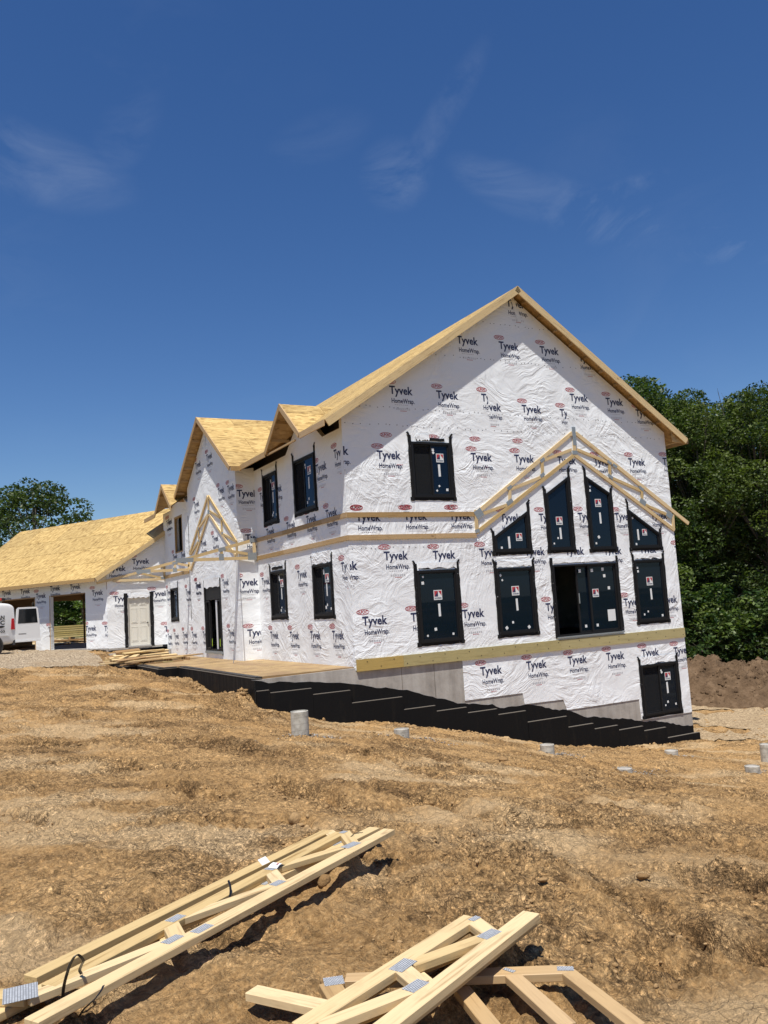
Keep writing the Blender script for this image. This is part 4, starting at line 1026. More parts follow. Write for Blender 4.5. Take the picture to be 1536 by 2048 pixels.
# link wall with the entry door; garage front with two openings
endw.holes.append(rc(.80, 1.72, -.20, 1.83)); endw.build()
def entry():
    o = rc(.80, 1.72, -.20, 1.83); j = endw.ring('entry_door', o, inset(o, .035), -.14, .01, 'door_jamb', house); j['label'] = 'cream six-panel entry door taped into the link wall'
    endw.rect('door_leaf', .835, 1.685, -.165, 1.795, -.10, -.055, 'door_cream', j)
    for a in (.93, 1.30):
        for z0, z1 in ((-.02, .60), (.74, 1.36), (1.48, 1.70)):
            q = rc(a, a+.29, z0, z1)
            endw.ring('panel_moulding', q, inset(q, .02), -.055, -.047, 'door_cream', j); endw.slab('door_panel', inset(q, .045), -.055, -.044, 'door_cream', j)
    endw.rect('door_knob', 1.60, 1.64, .72, .76, -.055, -.01, 'knob', j)
    r = random.Random(3)
    tape(endw, (.73, -.24), (.73, 2.0), .14, j, .012, .017, r); tape(endw, (1.79, -.24), (1.79, 2.02), .14, j, .012, .017, r)
    endw.rect('threshold', .78, 1.74, -.235, -.20, .0, .06, 'alu', j)
entry(); flap(endw, .85, 1.68, 1.80, 1.95, 9)
LZ = 2.15
garage.outline = [(-10.6, -.2), (-9.9, -.2), (-9.9, LZ), (-7.15, LZ), (-7.15, -.2), (-4.76, -.2), (-4.76, LZ), (-3.64, LZ), (-3.64, LZ)]   # replaced below
garage.outline = [(-10.6, -.2), (-7.35, -.2), (-7.35, LZ), (-4.76, LZ), (-4.76, -.2), (-3.66, -.2), (-3.66, LZ), (-1.36, LZ), (-1.36, -.2), (-.02, -.2), (-.02, groof(GO)-.16), (-10.6, groof(GO)-.16)]
garage.build()

# ---- other walls that close the building
def plain_wall(name, p0, p1, z0, z1, mat='wrap', t=.15):
    d = Vector((p1[0]-p0[0], p1[1]-p0[1], 0)); L = d.length; d.normalize(); w = Wall(name, (*p0, 0), d, Vector((d.y, -d.x, 0)), [(0, z0), (L, z0), (L, z1), (0, z1)], mat, t); w.build(); return w
plain_wall('right_side_wall', (W, .15), (W, YC-.15), -.70, ZT+.02)
rearw = Wall('rear_wall', (W-.15, YC, 0), (-1, 0, 0), (0, 1, 0), [(0, -.7), (W-.15, -.7), (W-.15, roof_z(0)-.16), (W-.15-RX, roof_z(RX)-.16), (0, roof_z(0)-.16)]); rearw.build()
mesh_obj('attic_light_block', [(.5, .2, 5.55), (.5, YC-.2, 5.55), (.5, YC-.2, roof_z(.5)-.06), (.5, .2, roof_z(.5)-.06)], [(0, 1, 2, 3)], 'interior_dark', house)  # added dark sheets that block light through the open attic
mesh_obj('attic_light_block', [(W-.5, .2, 5.55), (W-.5, YC-.2, 5.55), (W-.5, YC-.2, roof_z(.5)-.06), (W-.5, .2, roof_z(.5)-.06)], [(0, 1, 2, 3)], 'interior_dark', house)
box('main_floor', .15, W-.15, .15, YC-.15, -.66, -.42, 'interior', house)
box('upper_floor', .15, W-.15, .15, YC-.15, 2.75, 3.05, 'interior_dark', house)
box('wing_floor', WX+.15, .15, YA+.15, YC-.15, -.64, -.44, 'interior', house)
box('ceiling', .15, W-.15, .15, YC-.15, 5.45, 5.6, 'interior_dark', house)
for x, y0, y1 in ((4.1, 3.2, 8.0), (7.6, 5.2, 9.0)): box('partition', x, x+.12, y0, y1, -.42, 2.75, 'pine_brown', house)
for k in range(9): box('stud', 5.4+.4*k, 5.44+.4*k, 6.0, 6.09, -.42, 2.75, 'pine_warm', house)
for k in range(8): box('stud', 1.0+.5*k, 1.04+.5*k, 4.0, 4.09, 3.05, 5.45, 'pine_warm', house)
box('dormer_dark_panel', WX+.30, WX+.34, 13.3, 15.2, 3.1, 5.2, 'interior_dark', house)  # added dark panel, stands in for the shade inside the rough opening
box('basement_floor', .2, W-.2, .2, YC-.2, -3.72, -3.62, 'concrete', house)

# ---- foundation
def foundation():
    fw = Wall('foundation_wall', (0, .014, 0), (1, 0, 0), (0, -1, 0), [(-2.64, -5.2), (W, -5.2), (W, -.702), (0.0, -.702), (0.0, -.64), (-2.64, -.68)], 'concrete', .25)
    q = inset(rc(9.486, 11.164, -3.037, -1.359), .07); fw.holes.append(inset(q, .02)); f = fw.build()
    box('foundation_wall', W-.25, W-.004, .27, YC, -5.2, -.702, 'concrete', house)
    # tar: its upper edge wanders down the slope
    px = [(-2.64, -.70), (-2.30, -.766), (-1.25, -.852), (-.45, -.969), (.01, -1.033), (.69, -1.20), (1.32, -1.30), (2.04, -1.53), (2.32, -1.65), (3.18, -1.877), (4.05, -1.99), (4.3, -2.12), (5.24, -2.13), (6.46, -2.41), (7.47, -2.73), (8.55, -2.90), (9.76, -3.13), (11.575, -3.465)]
    r = random.Random(2); top = []
    for i in range(len(px)-1):
        (x0, z0), (x1, z1) = px[i], px[i+1]; n = max(2, int((x1-x0)/.12))
        for k in range(n):
            t = k/n; ts = t*t*(3-2*t); top.append((x0+(x1-x0)*t, z0+(z1-z0)*ts+r.uniform(-.018, .018)))
    top.append(px[-1])
    fw.slab('tar_coating', [(-2.64, -5.1), (11.575, -5.1)]+top[::-1], .0005, .006, 'tar', f)
    # brick ledge stepping down the slope, one step per form panel
    steps = [(-2.62, -2.33, -.93), (-2.29, -1.25, -1.00), (-1.21, -.22, -1.155), (-.19, 1.235, -1.47), (1.265, 2.20, -1.797), (2.23, 3.165, -1.949), (3.20, 4.14, -2.103), (4.17, 5.10, -2.265), (5.15, 6.52, -2.582), (6.55, 7.475, -2.896), (7.495, 8.40, -3.064), (8.44, 9.395, -3.212), (9.425, 10.33, -3.36), (10.37, 11.72, -3.685)]
    for k, (x0, x1, z) in enumerate(steps):
        y1 = .009
        e = box('footing_step', x0, x1+.034, -.062-.0004*k, y1, -5.2, z-.012, 'tar', f); box('ledge_top', x0+.004, x1+.01, -.060, y1, z-.012, z, 'dusty_edge', f)
    for x in (1.30, 2.28): fw.rect('form_seam', x, x+.012, -1.6, -.72, .0, .004, 'dusty_edge', f)
    # wrap carried down over the lower storey
    bw = Wall('basement_wrap', (0, -.004, 0), (1, 0, 0), (0, -1, 0), [(3.18, -1.79), (5.085, -1.79), (5.13, -2.10), (6.50, -2.12), (6.60, -2.43), (9.40, -2.43), (9.42, -3.02), (9.5, -3.06), (11.15, -3.06), (11.57, -3.06), (11.57, -.72), (3.18, -.72)], 'wrap', .012)
    bw.name = 'basement_wrap'; window(bw, rc(9.486, 11.164, -3.037, -1.359), 'slider', label='basement slider low at the right corner', seed=41)
    bw.build(); flap(bw, 9.6, 11.0, -1.42, -1.2, 4)
    return bw
bwrap = foundation()
# ledger bolted along the gable
for k, (x0, x1, m) in enumerate(((.02, 1.36, 'treated_warm'), (1.363, 6.55, 'treated'), (6.553, 11.57, 'treated'))):
    if 'treated_warm' not in MAT: m_wood('treated_warm', (0.46, 0.33, 0.11), (0.33, 0.22, 0.07), (0.13, 0.07, 0.03))
    lb = beam('ledger_board', (x0, -.026, -.585), (x1, -.026, -.585), .29, .042, m, house, up=(0, -1, 0))
r = random.Random(6)
for k in range(30):
    x = .3+k*.385; box('bolt', x, x+.022, -.052, -.047, -.52-.14*(k % 2), -.498-.14*(k % 2), 'steel_black', house)

# ---- porch: coated walls and the sheathed deck
PD = [(-2.64, .0), (-2.64, 7.05), (-3.25, 7.05), (-3.25, 10.2), (-3.72, 10.2), (-3.72, YC-.1)]
def porch():
    names = []
    for i in range(len(PD)-1):
        p, q = PD[i], PD[i+1]; zt = -.66
        d = Vector((q[0]-p[0], q[1]-p[1], 0)); L = d.length; d.normalize(); n = Vector((-d.y, d.x, 0))
        w = Wall('porch_wall', (*p, 0), d, n, [((.27 if i % 2 == 0 else 0), -3.0), (L, -3.0), (L, zt), ((.27 if i % 2 == 0 else 0), zt)], 'tar', .2)
        if n.x > 0 or n.y > 0: w.n = -w.n
        o = w.build()
        w.rect('dusty_lip', .02, L-.02, zt+.001, zt+.016, -.17, .006, 'dusty_edge', o); w.rect('membrane_strip', .04, L-.02, zt+.017, zt+.045, -.20, -.03, 'membrane', o)
porch()
box('tar_coating', -2.652, -2.6405, .016, .28, -3, -.69, 'tar', house); box('tar_coating', -3.262, -3.2405, 7.06, 7.33, -3, -.66, 'tar', house); box('tar_coating', -3.732, -3.7105, 10.21, 10.48, -3, -.66, 'tar', house)
def panelize(name, part, tris, origin, U, V, N, su, sv, gap, thick, mat, seed=0, stag=True):
    """lay staggered sheets over triangles (coplanar, world space); every sheet is an object of its own"""
    def clip(poly, a, b, c):                      # keep a*u+b*v<=c
        out = []
        for i in range(len(poly)):
            p, q = poly[i], poly[(i+1) % len(poly)]; dp = a*p[0]+b*p[1]-c; dq = a*q[0]+b*q[1]-c
            if dp <= 0: out.append(p)
            if (dp < 0 < dq) or (dq < 0 < dp):
                t = dp/(dp-dq); out.append((p[0]+(q[0]-p[0])*t, p[1]+(q[1]-p[1])*t))
        return out
    T = [[((p-origin).dot(U), (p-origin).dot(V)) for p in t] for t in tris]
    us = [p[0] for t in T for p in t]; vs = [p[1] for t in T for p in t]
    j = 0; v = min(vs)
    while v < max(vs)-.01:
        u = min(us) - (su/2 if (stag and j % 2) else 0)
        while u < max(us):
            bm = bmesh.new(); cache = {}
            def vert(p):
                k = (round(p[0], 4), round(p[1], 4))
                if k not in cache: cache[k] = bm.verts.new(origin+U*p[0]+V*p[1])
                return cache[k]
            for t in T:
                q = list(t)
                for a, b, c in ((-1, 0, -(u+gap/2)), (1, 0, u+su-gap/2), (0, -1, -(v+gap/2)), (0, 1, v+sv-gap/2)): q = clip(q, a, b, c) if len(q) > 2 else []
                if len(q) < 3: continue
                f = []
                for p in q:
                    w = vert(p)
                    if w not in f: f.append(w)
                if len(f) > 2:
                    try: bm.faces.new(f)
                    except ValueError: pass
            ar = sum(f.calc_area() for f in bm.faces)
            if ar > .004:
                solid(bm, N*thick); bm_obj(name, bm, mat, part)
            else: bm.free()
            u += su
        v += sv; j += 1
def tri_poly(P): return [[P[i] for i in t] for t in tessellate_polygon([P])]
def porch_deck():
    z = -.632
    poly = [(-2.52, .08), (-.002, .08), (-.002, YA), (WX-.002, YA), (WX-.002, YC-.02), (-3.62, YC-.02), (-3.62, 10.32), (-3.14, 10.32), (-3.14, 7.17), (-2.52, 7.17)]
    P = [Vector((x, y, z)) for x, y in poly]; bm = bmesh.new(); vs = [bm.verts.new(p) for p in P]
    for t in tessellate_polygon([P]): bm.faces.new([vs[i] for i in t])
    bm.normal_update(); solid(bm, Vector((0, 0, -.12))); d = bm_obj('porch_deck', bm, 'pine_brown', house)
    panelize('deck_sheet', d, tri_poly(P), Vector((-3.8, 0, z+.002)), Vector((1, 0, 0)), Vector((0, 1, 0)), Vector((0, 0, 1)), 2.44, 1.22, .006, .012, 'osb_deck')
porch_deck()
endw.rect('wrap_hem', 0, 2.2, -.30, -.225, .003, .012, 'concrete', house)
box('landing', -3.60, -.66, 16.1, YC-.002, -.615, -.42, 'concrete', house)
garage.rect('plinth', -10.6, -7.35, -.6, -.205, -.14, .01, 'concrete', house); garage.rect('plinth', -4.76, -3.66, -.6, -.205, -.14, .01, 'concrete', house); garage.rect('plinth', -1.36, -.02, -.75, -.205, -.14, .01, 'concrete', house)

# ---- roofs
def slope(P, U, N, parent=house, eaves=True, seed=0, su=2.44, sv=1.22, name='roof_slope'):
    """P coplanar outline of the sheathing top (world); U along the eave; builds the underlay and its sheets"""
    N = N.normalized(); V = N.cross(U).normalized(); V = V if V.z > 0 else -V
    Q = [p - N*.012 for p in P]; bm = bmesh.new(); vs = [bm.verts.new(q) for q in Q]
    for t in tessellate_polygon([Q]): bm.faces.new([vs[i] for i in t])
    bm.normal_update(); solid(bm, -N*.018); s = bm_obj(name, bm, 'osb_soffit', parent)
    low = min(P, key=lambda p: p.z)
    panelize('roof_sheet', s, tri_poly([p - N*.011 for p in P]), low - N*.011, U.normalized(), V, N, su, sv, .018, .011, 'osb')
    return s
def fascia(p0, p1, h=.15, t=.036, out=None, name='fascia_board', mat='pine_warm'):
    """board hung just below the sheathing edge p0-p1"""
    p0 = Vector(p0); p1 = Vector(p1); d = (p1-p0).normalized(); o = Vector(out).normalized(); dn = d.cross(o); dn = dn if dn.z < 0 else -dn
    c = dn*(h/2-.010) + o*(t/2+.002)
    return beam(name, p0+c, p1+c, h, t, mat, house, up=o)
mz = lambda x: EZ+RP*(x+.633)
def V3(x, y, z): return Vector((x, y, z))
E2 = -1.267
YF, YR = -.35, 17.35
D1 = dict(y=2.6, h=1.35, z0=EZ, z1=6.70, x=-.633); D3 = dict(y=14.12, h=1.34, z0=mz(E2), z1=6.19, x=E2)
d1x = -.633+(D1['z1']-EZ)/RP; d3x = -.633+(D3['z1']-EZ)/RP; wx = -.633+(WAZ-EZ)/RP
mainL = [(-.633, YF), (-.633, D1['y']-D1['h']), (d1x, D1['y']), (-.633, D1['y']+D1['h']), (-.633, YW-HW+.35), (wx-.35, YW), (-.633, YW+HW-.35), (E2, YW+HW-.0), (E2, D3['y']-D3['h']), (d3x, D3['y']), (E2, D3['y']+D3['h']), (E2, YR), (RX, YR), (RX, YF)]
mainL = [p for i, p in enumerate(mainL) if not (i == 7 and abs(p[1]-(D3['y']-D3['h'])) < .02)]
ML = slope([V3(x, y, mz(x)) for x, y in mainL], Vector((0, 1, 0)), Vector((-RP, 0, 1)))
mr = lambda x: EZ+RP*((2*RX-x)+.633)
slope([V3(RX, YF, mr(RX)), V3(RX, YR, mr(RX)), V3(12.21, YR, mr(12.21)), V3(12.21, YF, mr(12.21))], Vector((0, -1, 0)), Vector((RP, 0, 1)))
def gable_roof(y, h, z0, z1, xf, xr, xe0):
    """cross gable running into the main slope: front edge at xf, ridge meets the main slope at xr, eaves die at xe0"""
    for sg in (-1, 1):
        P = [V3(xf, y+sg*h, z0), V3(xf, y, z1), V3(xr, y, z1)]
        if abs(xe0-xf) > .01: P.append(V3(xe0, y+sg*h, z0))
        if sg > 0: P = P[::-1]
        slope(P, Vector((1, 0, 0)), Vector((0, sg*(z1-z0)/h, 1)))
        fascia(V3(xf, y+sg*h, z0), V3(xf, y-sg*.0, z1), out=(-1, 0, 0))
gable_roof(YW, HW, WEZ, WAZ, WX-.35, wx, -.633-(EZ-WEZ)/RP)
gable_roof(D1['y'], D1['h'], D1['z0'], D1['z1'], D1['x'], d1x, D1['x']); gable_roof(D3['y'], D3['h'], D3['z0'], D3['z1'], D3['x'], d3x, D3['x'])
# eave and rake boards of the main roof
fascia(V3(-.633, YF, EZ), V3(-.633, D1['y']-D1['h'], EZ), .16, out=(-1, 0, 0)); fascia(V3(-.633, D1['y']+D1['h'], EZ), V3(-.633, YW-HW, EZ), .16, out=(-1, 0, 0))
fascia(V3(E2, YW+HW-.5, mz(E2)), V3(E2, D3['y']-D3['h'], mz(E2)), .16, out=(-1, 0, 0)); fascia(V3(E2, D3['y']+D3['h'], mz(E2)), V3(E2, YR, mz(E2)), .16, out=(-1, 0, 0))
fascia(V3(-.633, YF, EZ), V3(RX, YF, mz(RX)), .20, out=(0, -1, 0), mat='pine'); fascia(V3(12.21, YF, mr(12.21)), V3(RX, YF, mr(RX)), .20, out=(0, -1, 0), mat='pine')
fascia(V3(12.21, YF, mr(12.21)), V3(12.21, YR, mr(12.21)), .16, out=(1, 0, 0))
fascia(V3(WX-.35, YW-HW, WEZ), V3(-.64, YW-HW, WEZ), .15, out=(0, -1, 0)); fascia(V3(WX-.35, YW+HW, WEZ), V3(-.64, YW+HW, WEZ), .15, out=(0, 1, 0))
# lookouts under the rakes, rafters tails and the dark rim above the side wall
def lookouts(fn, n, x0, x1, par=house):
    for k in range(n):
        a, b = fn((k+.5)/n); beam('lookout', a, b, .038, .085, 'pine_warm', par)
lookouts(lambda t: (V3(-.5+6.2*t, -.02, mz(-.5+6.2*t)-.085), V3(-.5+6.2*t, YF+.01, mz(-.5+6.2*t)-.085)), 11, 0, 0)
lookouts(lambda t: (V3(12.1-6.2*t, -.02, mr(12.1-6.2*t)-.085), V3(12.1-6.2*t, YF+.01, mr(12.1-6.2*t)-.085)), 11, 0, 0)
for sg in (-1, 1): lookouts(lambda t: (V3(WX-.02, YW+sg*HW*(1-t), WEZ+WP*HW*t-.08), V3(WX-.34, YW+sg*HW*(1-t), WEZ+WP*HW*t-.08)), 6, 0, 0)
for D, xw in ((D1, 0), (D3, WX)):
    for sg in (-1, 1):
        for t in (.3, .68): beam('lookout', (xw-.02, D['y']+sg*D['h']*(1-t), D['z0']+(D['z1']-D['z0'])*t-.07), (D['x']+.01, D['y']+sg*D['h']*(1-t), D['z0']+(D['z1']-D['z0'])*t-.07), .038, .08, 'pine_warm', house)
for y0, y1 in ((.02, 1.05), (3.75, YA-.15)):
    beam('rim_board', (.04, y0, 5.42), (.04, y1, 5.42), .2, .04, 'lvl', house, up=(-1, 0, 0))
for y in (.5, 1.0, 4.1, 4.7, 5.3, 5.9): beam('rafter_tail', (-.62, y, EZ-.085), (.3, y, EZ-.085+.92*RP), .038, .10, 'pine_brown', house)
beam('rim_board', (WX+.05, 12.8, 5.2), (WX+.05, YC-.1, 5.2), .2, .04, 'lvl', house, up=(-1, 0, 0))
# soffit ledger of the dormers and the right-hand soffit return
beam('soffit_nailer', (-.60, D1['y']-.9, EZ-.1), (-.60, D1['y']+1.3, EZ-.1), .04, .05, 'pine_warm', house)
mesh_obj('soffit_return', [(W+.02, -.30, mr(W)-.52), (12.19, -.30, mr(12.21)-.15), (W+.02, -.30, mr(W)-.20), (W+.02, -.27, mr(W)-.52), (12.19, -.27, mr(12.21)-.15), (W+.02, -.27, mr(W)-.20)], [(0, 1, 2), (3, 5, 4), (0, 3, 4, 1), (1, 4, 5, 2), (2, 5, 3, 0)], 'osb_soffit', house)
# garage roof
def garage_roof():
    rk = YC-.20                                                    # the rake runs in a plane square to the house, not to the garage
    def on(s, b): return GO + gd*s - gn*b
    def edge(b):                                                   # point on the line y = rk at depth b
        p = on(0, b); s = (rk-p.y)/gd.y; return on(s, b)
    def z(b): return GEZ+GP*(b+.53)
    e0 = edge(-.53); 
    # front slope stops against the end wall of the house (x = WX) above
    bx = (-(Vector((WX, rk, 0))-GO).dot(gn))
    pe = Vector((WX-.01, rk, z(bx)))
    # along the house end wall the slope runs on at x = WX
    sr = GB; pr = on(0, GB); s_h = 1.5
    top = on((Vector((WX, YC+1.4, 0))-GO).dot(gd), GB)
    P = [V3(e0.x, e0.y, z(-.53)), pe, Vector((WX-.01, YC+.10, z(-(Vector((WX, YC+.10, 0))-GO).dot(gn))))]
    P[2] = Vector((WX-.01, YC+.04, z(-(Vector((WX-.01, YC+.04, 0))-GO).dot(gn)))); c = on(2.2, GB); P += [V3(on(-2.05, GB).x, on(-2.05, GB).y, z(GB)), V3(on(10.9, GB).x, on(10.9, GB).y, z(GB)), V3(on(10.9, -.53).x, on(10.9, -.53).y, z(-.53))]
    n = Vector((gn.x*GP, gn.y*GP, 1))
    slope(P, gd, n)
    B = [V3(*on(1.3, GB).xy, z(GB)), V3(*on(1.3, 2*GB+.53).xy, z(-.53)), V3(*on(10.9, 2*GB+.53).xy, z(-.53)), V3(*on(10.9, GB).xy, z(GB))]
    slope(B, gd, Vector((-gn.x*GP, -gn.y*GP, 1)))
    fascia(P[0], P[-1], .15, out=gn); fascia(P[0], pe, .17, out=(0, -1, 0), mat='pine'); fascia(P[-1], P[-2], .17, out=gd)
    # rest of the shell: back, far end with a gap beyond the corner studs, floor
    def gw(name, p, q, z0, z1, mat='pine_brown'):
        d = (q-p); L = d.length; d.normalize(); w = Wall(name, (p.x, p.y, 0), d, Vector((d.y, -d.x, 0)), [(0, z0), (L, z0), (L, z1), (0, z1)], mat, .12); return w.build()
    gw('garage_back_wall', on(8.6, 2*GB), on(0.5, 2*GB), -.2, 2.6); gw('garage_end_wall', on(10.6, 0), on(10.6, 4.0), -.2, 2.6); gw('garage_header', on(10.6, 4.0), on(10.6, 2*GB), 2.12, 2.6, 'pine_brown'); gw('garage_header', on(10.6, 2*GB), on(8.6, 2*GB), 2.12, 2.6, 'pine_brown')
    fl = [on(0.05, .05), on(10.5, .05), on(10.5, 7.1), on(.6, 7.1)]
    bm = bmesh.new(); bm.faces.new([bm.verts.new((p.x, p.y, -.19)) for p in fl]); bm.normal_update(); solid(bm, Vector((0, 0, -.2))); bm_obj('garage_slab', bm, 'concrete', house)
    for k in range(11):
        s = 4.3+.55*k; p = on(s, 6.6); beam('stud', (p.x, p.y, -.19), (p.x, p.y, 2.5), .04, .09, 'pine_brown', house, up=(1, 0, 0))
    for s in (-3.70, -4.72, -7.39): garage.rect('door_jamb', s-.02, s+.02, -.19, LZ, -.16, .012, 'pine_warm', house)
    for s0, s1 in ((1.38, 3.64), (4.78, 7.33)): garage.rect('header_board', -s1, -s0, LZ-.05, LZ-.002, -.16, -.002, 'pine_brown', house)
    beam('corner_stud', endw.P(.03, 2.2, -.03), endw.P(.03, 2.62, -.03), .09, .05, 'lvl', house, up=(0, -1, 0))
garage_roof()

# ---- belts of the porch roof and the trusses standing on the walls
def pxs(wall, x, y, w=.05): return wall.px(x, y, w)
BW = .125
for x0, x1 in ((.0, 2.1), (2.103, 3.90)):
    beam('belt_board', (x0-.0, -.022, 3.215), (x1, -.022, 3.215), BW, .036, 'pine_warm', house, up=(0, -1, 0))
for x0, x1 in ((.0, 2.6), (2.603, 3.92)):
    beam('belt_board', (x0, -.022, 2.63), (x1, -.022, 2.63), BW, .036, 'pine_warm', house, up=(0, -1, 0))
for z in (3.215, 2.63):
    for y0, y1 in ((-.04, 1.5), (1.503, 4.4), (4.403, YA-.02)): beam('belt_board', (-.022, y0, z), (-.022, y1, z), BW, .036, 'pine_warm', house, up=(-1, 0, 0))
beam('belt_board', (WX-.022, YB+.1, 2.60), (WX-.022, YC-.05, 2.60), BW, .036, 'pine_warm', house, up=(-1, 0, 0))
def truss(wall, label, members, plates, w0=.004, mat='pine', cw=.095, name='porch_truss', plate_mat='plate_plain'):
    """members: ((x0,y0),(x1,y1),width) in photo pixels on the truss plane"""
    t = bpy.data.objects.new(name, None); COL.objects.link(t); t.parent = house; t['label'] = label
    for m in members:
        a = wall.px(*m[0], w0+.02); b = wall.px(*m[1], w0+.02); nm = 'chord' if len(m) > 3 else 'web'
        if nm == 'chord': o = wall.stick(nm, a, b, m[2], mat, t, w0, w0+.038)
        else: o = wall.stick(nm, a, b, m[2], mat, t, w0+.002, w0+.036)
    for (x, y, sa, sz, th) in plates:
        c = wall.px(x, y, w0+.04); ca, sn = math.cos(th), math.sin(th)
        q = [(c[0]+ca*u-sn*v, c[1]+sn*u+ca*v) for u, v in ((-sa, -sz), (sa, -sz), (sa, sz), (-sa, sz))]
        wall.slab('connector_plate', q, w0+.0385, w0+.041, plate_mat, t)
    return t
CH = 1
truss(gable, 'scissor truss nailed to the gable over the raked windows', [
    ((1144, 866), (951, 1028), .115, CH), ((1151, 866), (1377, 1047), .115, CH), ((1147, 911), (953, 1065), .105, CH), ((1151, 911), (1349, 1060), .105, CH),
    ((1148, 865), (1149, 912), .10), ((951.5, 1020), (954, 1062), .10), ((1345.5, 1029), (1347, 1056), .10),
    ((1084, 918), (1085, 952), .09), ((1019.4, 972), (1019.8, 1006), .09), ((1218.5, 921), (1220, 953), .09), ((1283, 974), (1284.6, 1005), .09),
    ((1143, 899), (1088, 920), .085), ((1085, 953), (1022, 978), .085), ((1019, 1008), (960, 1029), .085), ((1154, 899), (1218, 926), .085), ((1222, 955), (1281, 981), .085), ((1287, 1008), (1338, 1031), .085)],
    [(1148.5, 872, .07, .28, 0), (1150, 905, .10, .06, 0), (1085, 920, .09, .045, .55), (1085, 950, .09, .05, .55), (1019.5, 975, .09, .045, .55), (1019.5, 1004, .12, .06, .55), (958, 1027, .13, .12, .55), (955, 1062, .08, .05, .2), (1219, 925, .09, .045, -.55), (1230, 932, .09, .05, -.55), (1221, 953, .11, .05, -.55), (1283, 977, .10, .05, -.55), (1286, 1004, .13, .08, -.55), (1339, 1030, .13, .10, -.55)])
def z3(x, y): return (310+x/5.391, 960+y/5.391)
def z2(x, y): return (170+x/6.828, 1020+y/6.828)
truss(wing, 'scissor truss nailed to the front wing', [
    (z3(566, 175), z3(372, 800), .10, CH), (z3(576, 175), z3(876, 665), .10, CH), (z3(576, 365), z3(385, 970), .10, CH), (z3(580, 365), z3(868, 815), .10, CH),
    (z3(572, 190), z3(576, 360), .09), (z3(570, 370), z3(462, 530), .08), (z3(466, 525), z3(472, 655), .08), (z3(468, 660), z3(385, 800), .08), (z3(588, 335), z3(700, 405), .08), (z3(712, 400), z3(722, 570), .08), (z3(735, 585), z3(865, 655), .08), (z3(880, 665), z3(880, 815), .09)],
    [(*z3(576, 345), .12, .07, 0), (*z3(466, 522), .08, .04, 0), (*z3(716, 415), .08, .04, 0), (*z3(470, 655), .08, .04, 0), (*z3(724, 575), .08, .04, 0)], w0=.01)
def mono(y, pts, plates, label):
    pl = Wall('p', (0, y, 0), (1, 0, 0), (0, -1, 0), [])
    return truss(pl, label, pts, plates, w0=0.0, cw=.09)
mono(6.74, [(z3(1040, 652), z3(250, 878), .10, CH), (z3(1085, 838), z3(300, 866), .10, CH), (z3(1068, 640), z3(1072, 820), .10), (z3(718, 752), z3(718, 848), .09), (z3(745, 755), z3(1048, 805), .085)],
     [(*z3(1065, 648), .14, .07, 0), (*z3(1050, 822), .15, .12, 0), (*z3(722, 748), .12, .06, .25), (*z3(716, 830), .08, .10, 0), (*z3(318, 864), .28, .07, 0)], 'single-slope porch truss springing from the inside corner')
mono(12.66, [((380, 1116.5), (283, 1141.5), .10, CH), ((378.5, 1139), (287, 1143), .10, CH), ((378.5, 1117), (378.5, 1139), .10), ((350, 1124), (350, 1142), .09), ((354, 1127), (378, 1131.5), .085)],
     [(287, 1142.5, .26, .07, 0), (350, 1126, .10, .05, .25), (350, 1140, .08, .09, 0)], 'single-slope porch truss standing before the link door')
mono(YC-.06, [((330, 1131), (193, 1166.5), .10, CH), ((329, 1158), (226, 1161.5), .10, CH), ((329, 1132), (329, 1157), .09), ((279, 1146), (325, 1156), .08)], [(279, 1146, .10, .05, .25), (326, 1156, .08, .05, 0)], 'single-slope porch truss laid against the link wall')
# strips of spare wrap, and a cord left hanging before the wing corner
gable.slab('wrap_strip', [gable.px(1020, 596), gable.px(1026, 594), gable.px(1042, 643), gable.px(1035, 645)], .012, .016, 'wrap', gable.obj)
wing.slab('wrap_strip', [wing.px(409.5, 868), wing.px(411.5, 868), wing.px(410.5, 893), wing.px(409, 893)], .012, .016, 'wrap', wing.obj)
def cord():
    a = bp(474.5, 1124, 'y', 6.70); b = bp(466.5, 1318, 'y', 6.0); b.z = -.61
    o = beam('strapping_cord', a, b, .030, .012, 'cord_grey', None, up=(-1, 0, 0)); tag(o, 'grey strap hanging from the porch truss to the deck by the wing corner', 'strap')
newmat('cord_grey', .7, (.22, .22, .23)); cord()

# ---- logos, read off the photo wall by wall (pixel of the lower left of the big word)
GL = [(1013, 612), (914, 686), (998, 697), (1080, 706), (1158, 722), (779, 787), (873, 796), (963, 802), (1044, 824), (1120, 832), (1140, 801), (1212, 809), (1272, 832),
      (754, 917), (942, 921), (1029, 924), (1115, 927), (1188, 930), (1257, 930), (1326, 929),
      (712, 1042), (808, 1040), (899, 1039), (1001, 1043), (1078, 1042), (1156, 1040), (1230, 1040), (1302, 1038),
      (768, 1120), (866, 1118), (959, 1113), (1050, 1111), (1131, 1110), (1208, 1109), (1280, 1107), (1350, 1106),
      (725, 1251), (822, 1243), (925, 1236), (1006, 1228), (1092, 1222), (1175, 1216), (1248, 1212), (1322, 1207)]
gable.px0 = None
for x, y in GL:
    ex = None; a, z = gable.px(x, y)
    def cut(px, left): q = gable.px(px, y)[0]; return [[(q-3, z-2), (q, z-2), (q, z+2), (q-3, z+2)] if left else [(q, z-2), (q+3, z-2), (q+3, z+2), (q, z+2)]]
    if (x, y) == (963, 802): ex = cut(976, False); logo(gable, a-.05, z-.26, extra=cut(976, True))
    if (x, y) == (1120, 832): ex = cut(1134, False)
    logo(gable, a, z, extra=ex)
for x, y in ((1052, 872), (1215, 1255), (700, 1165)): pass
for x in (772, 866, 950, 1035): logo(gable, gable.px(x, 905)[0], gable.px(787, 870)[1]-.34, only=(1,))
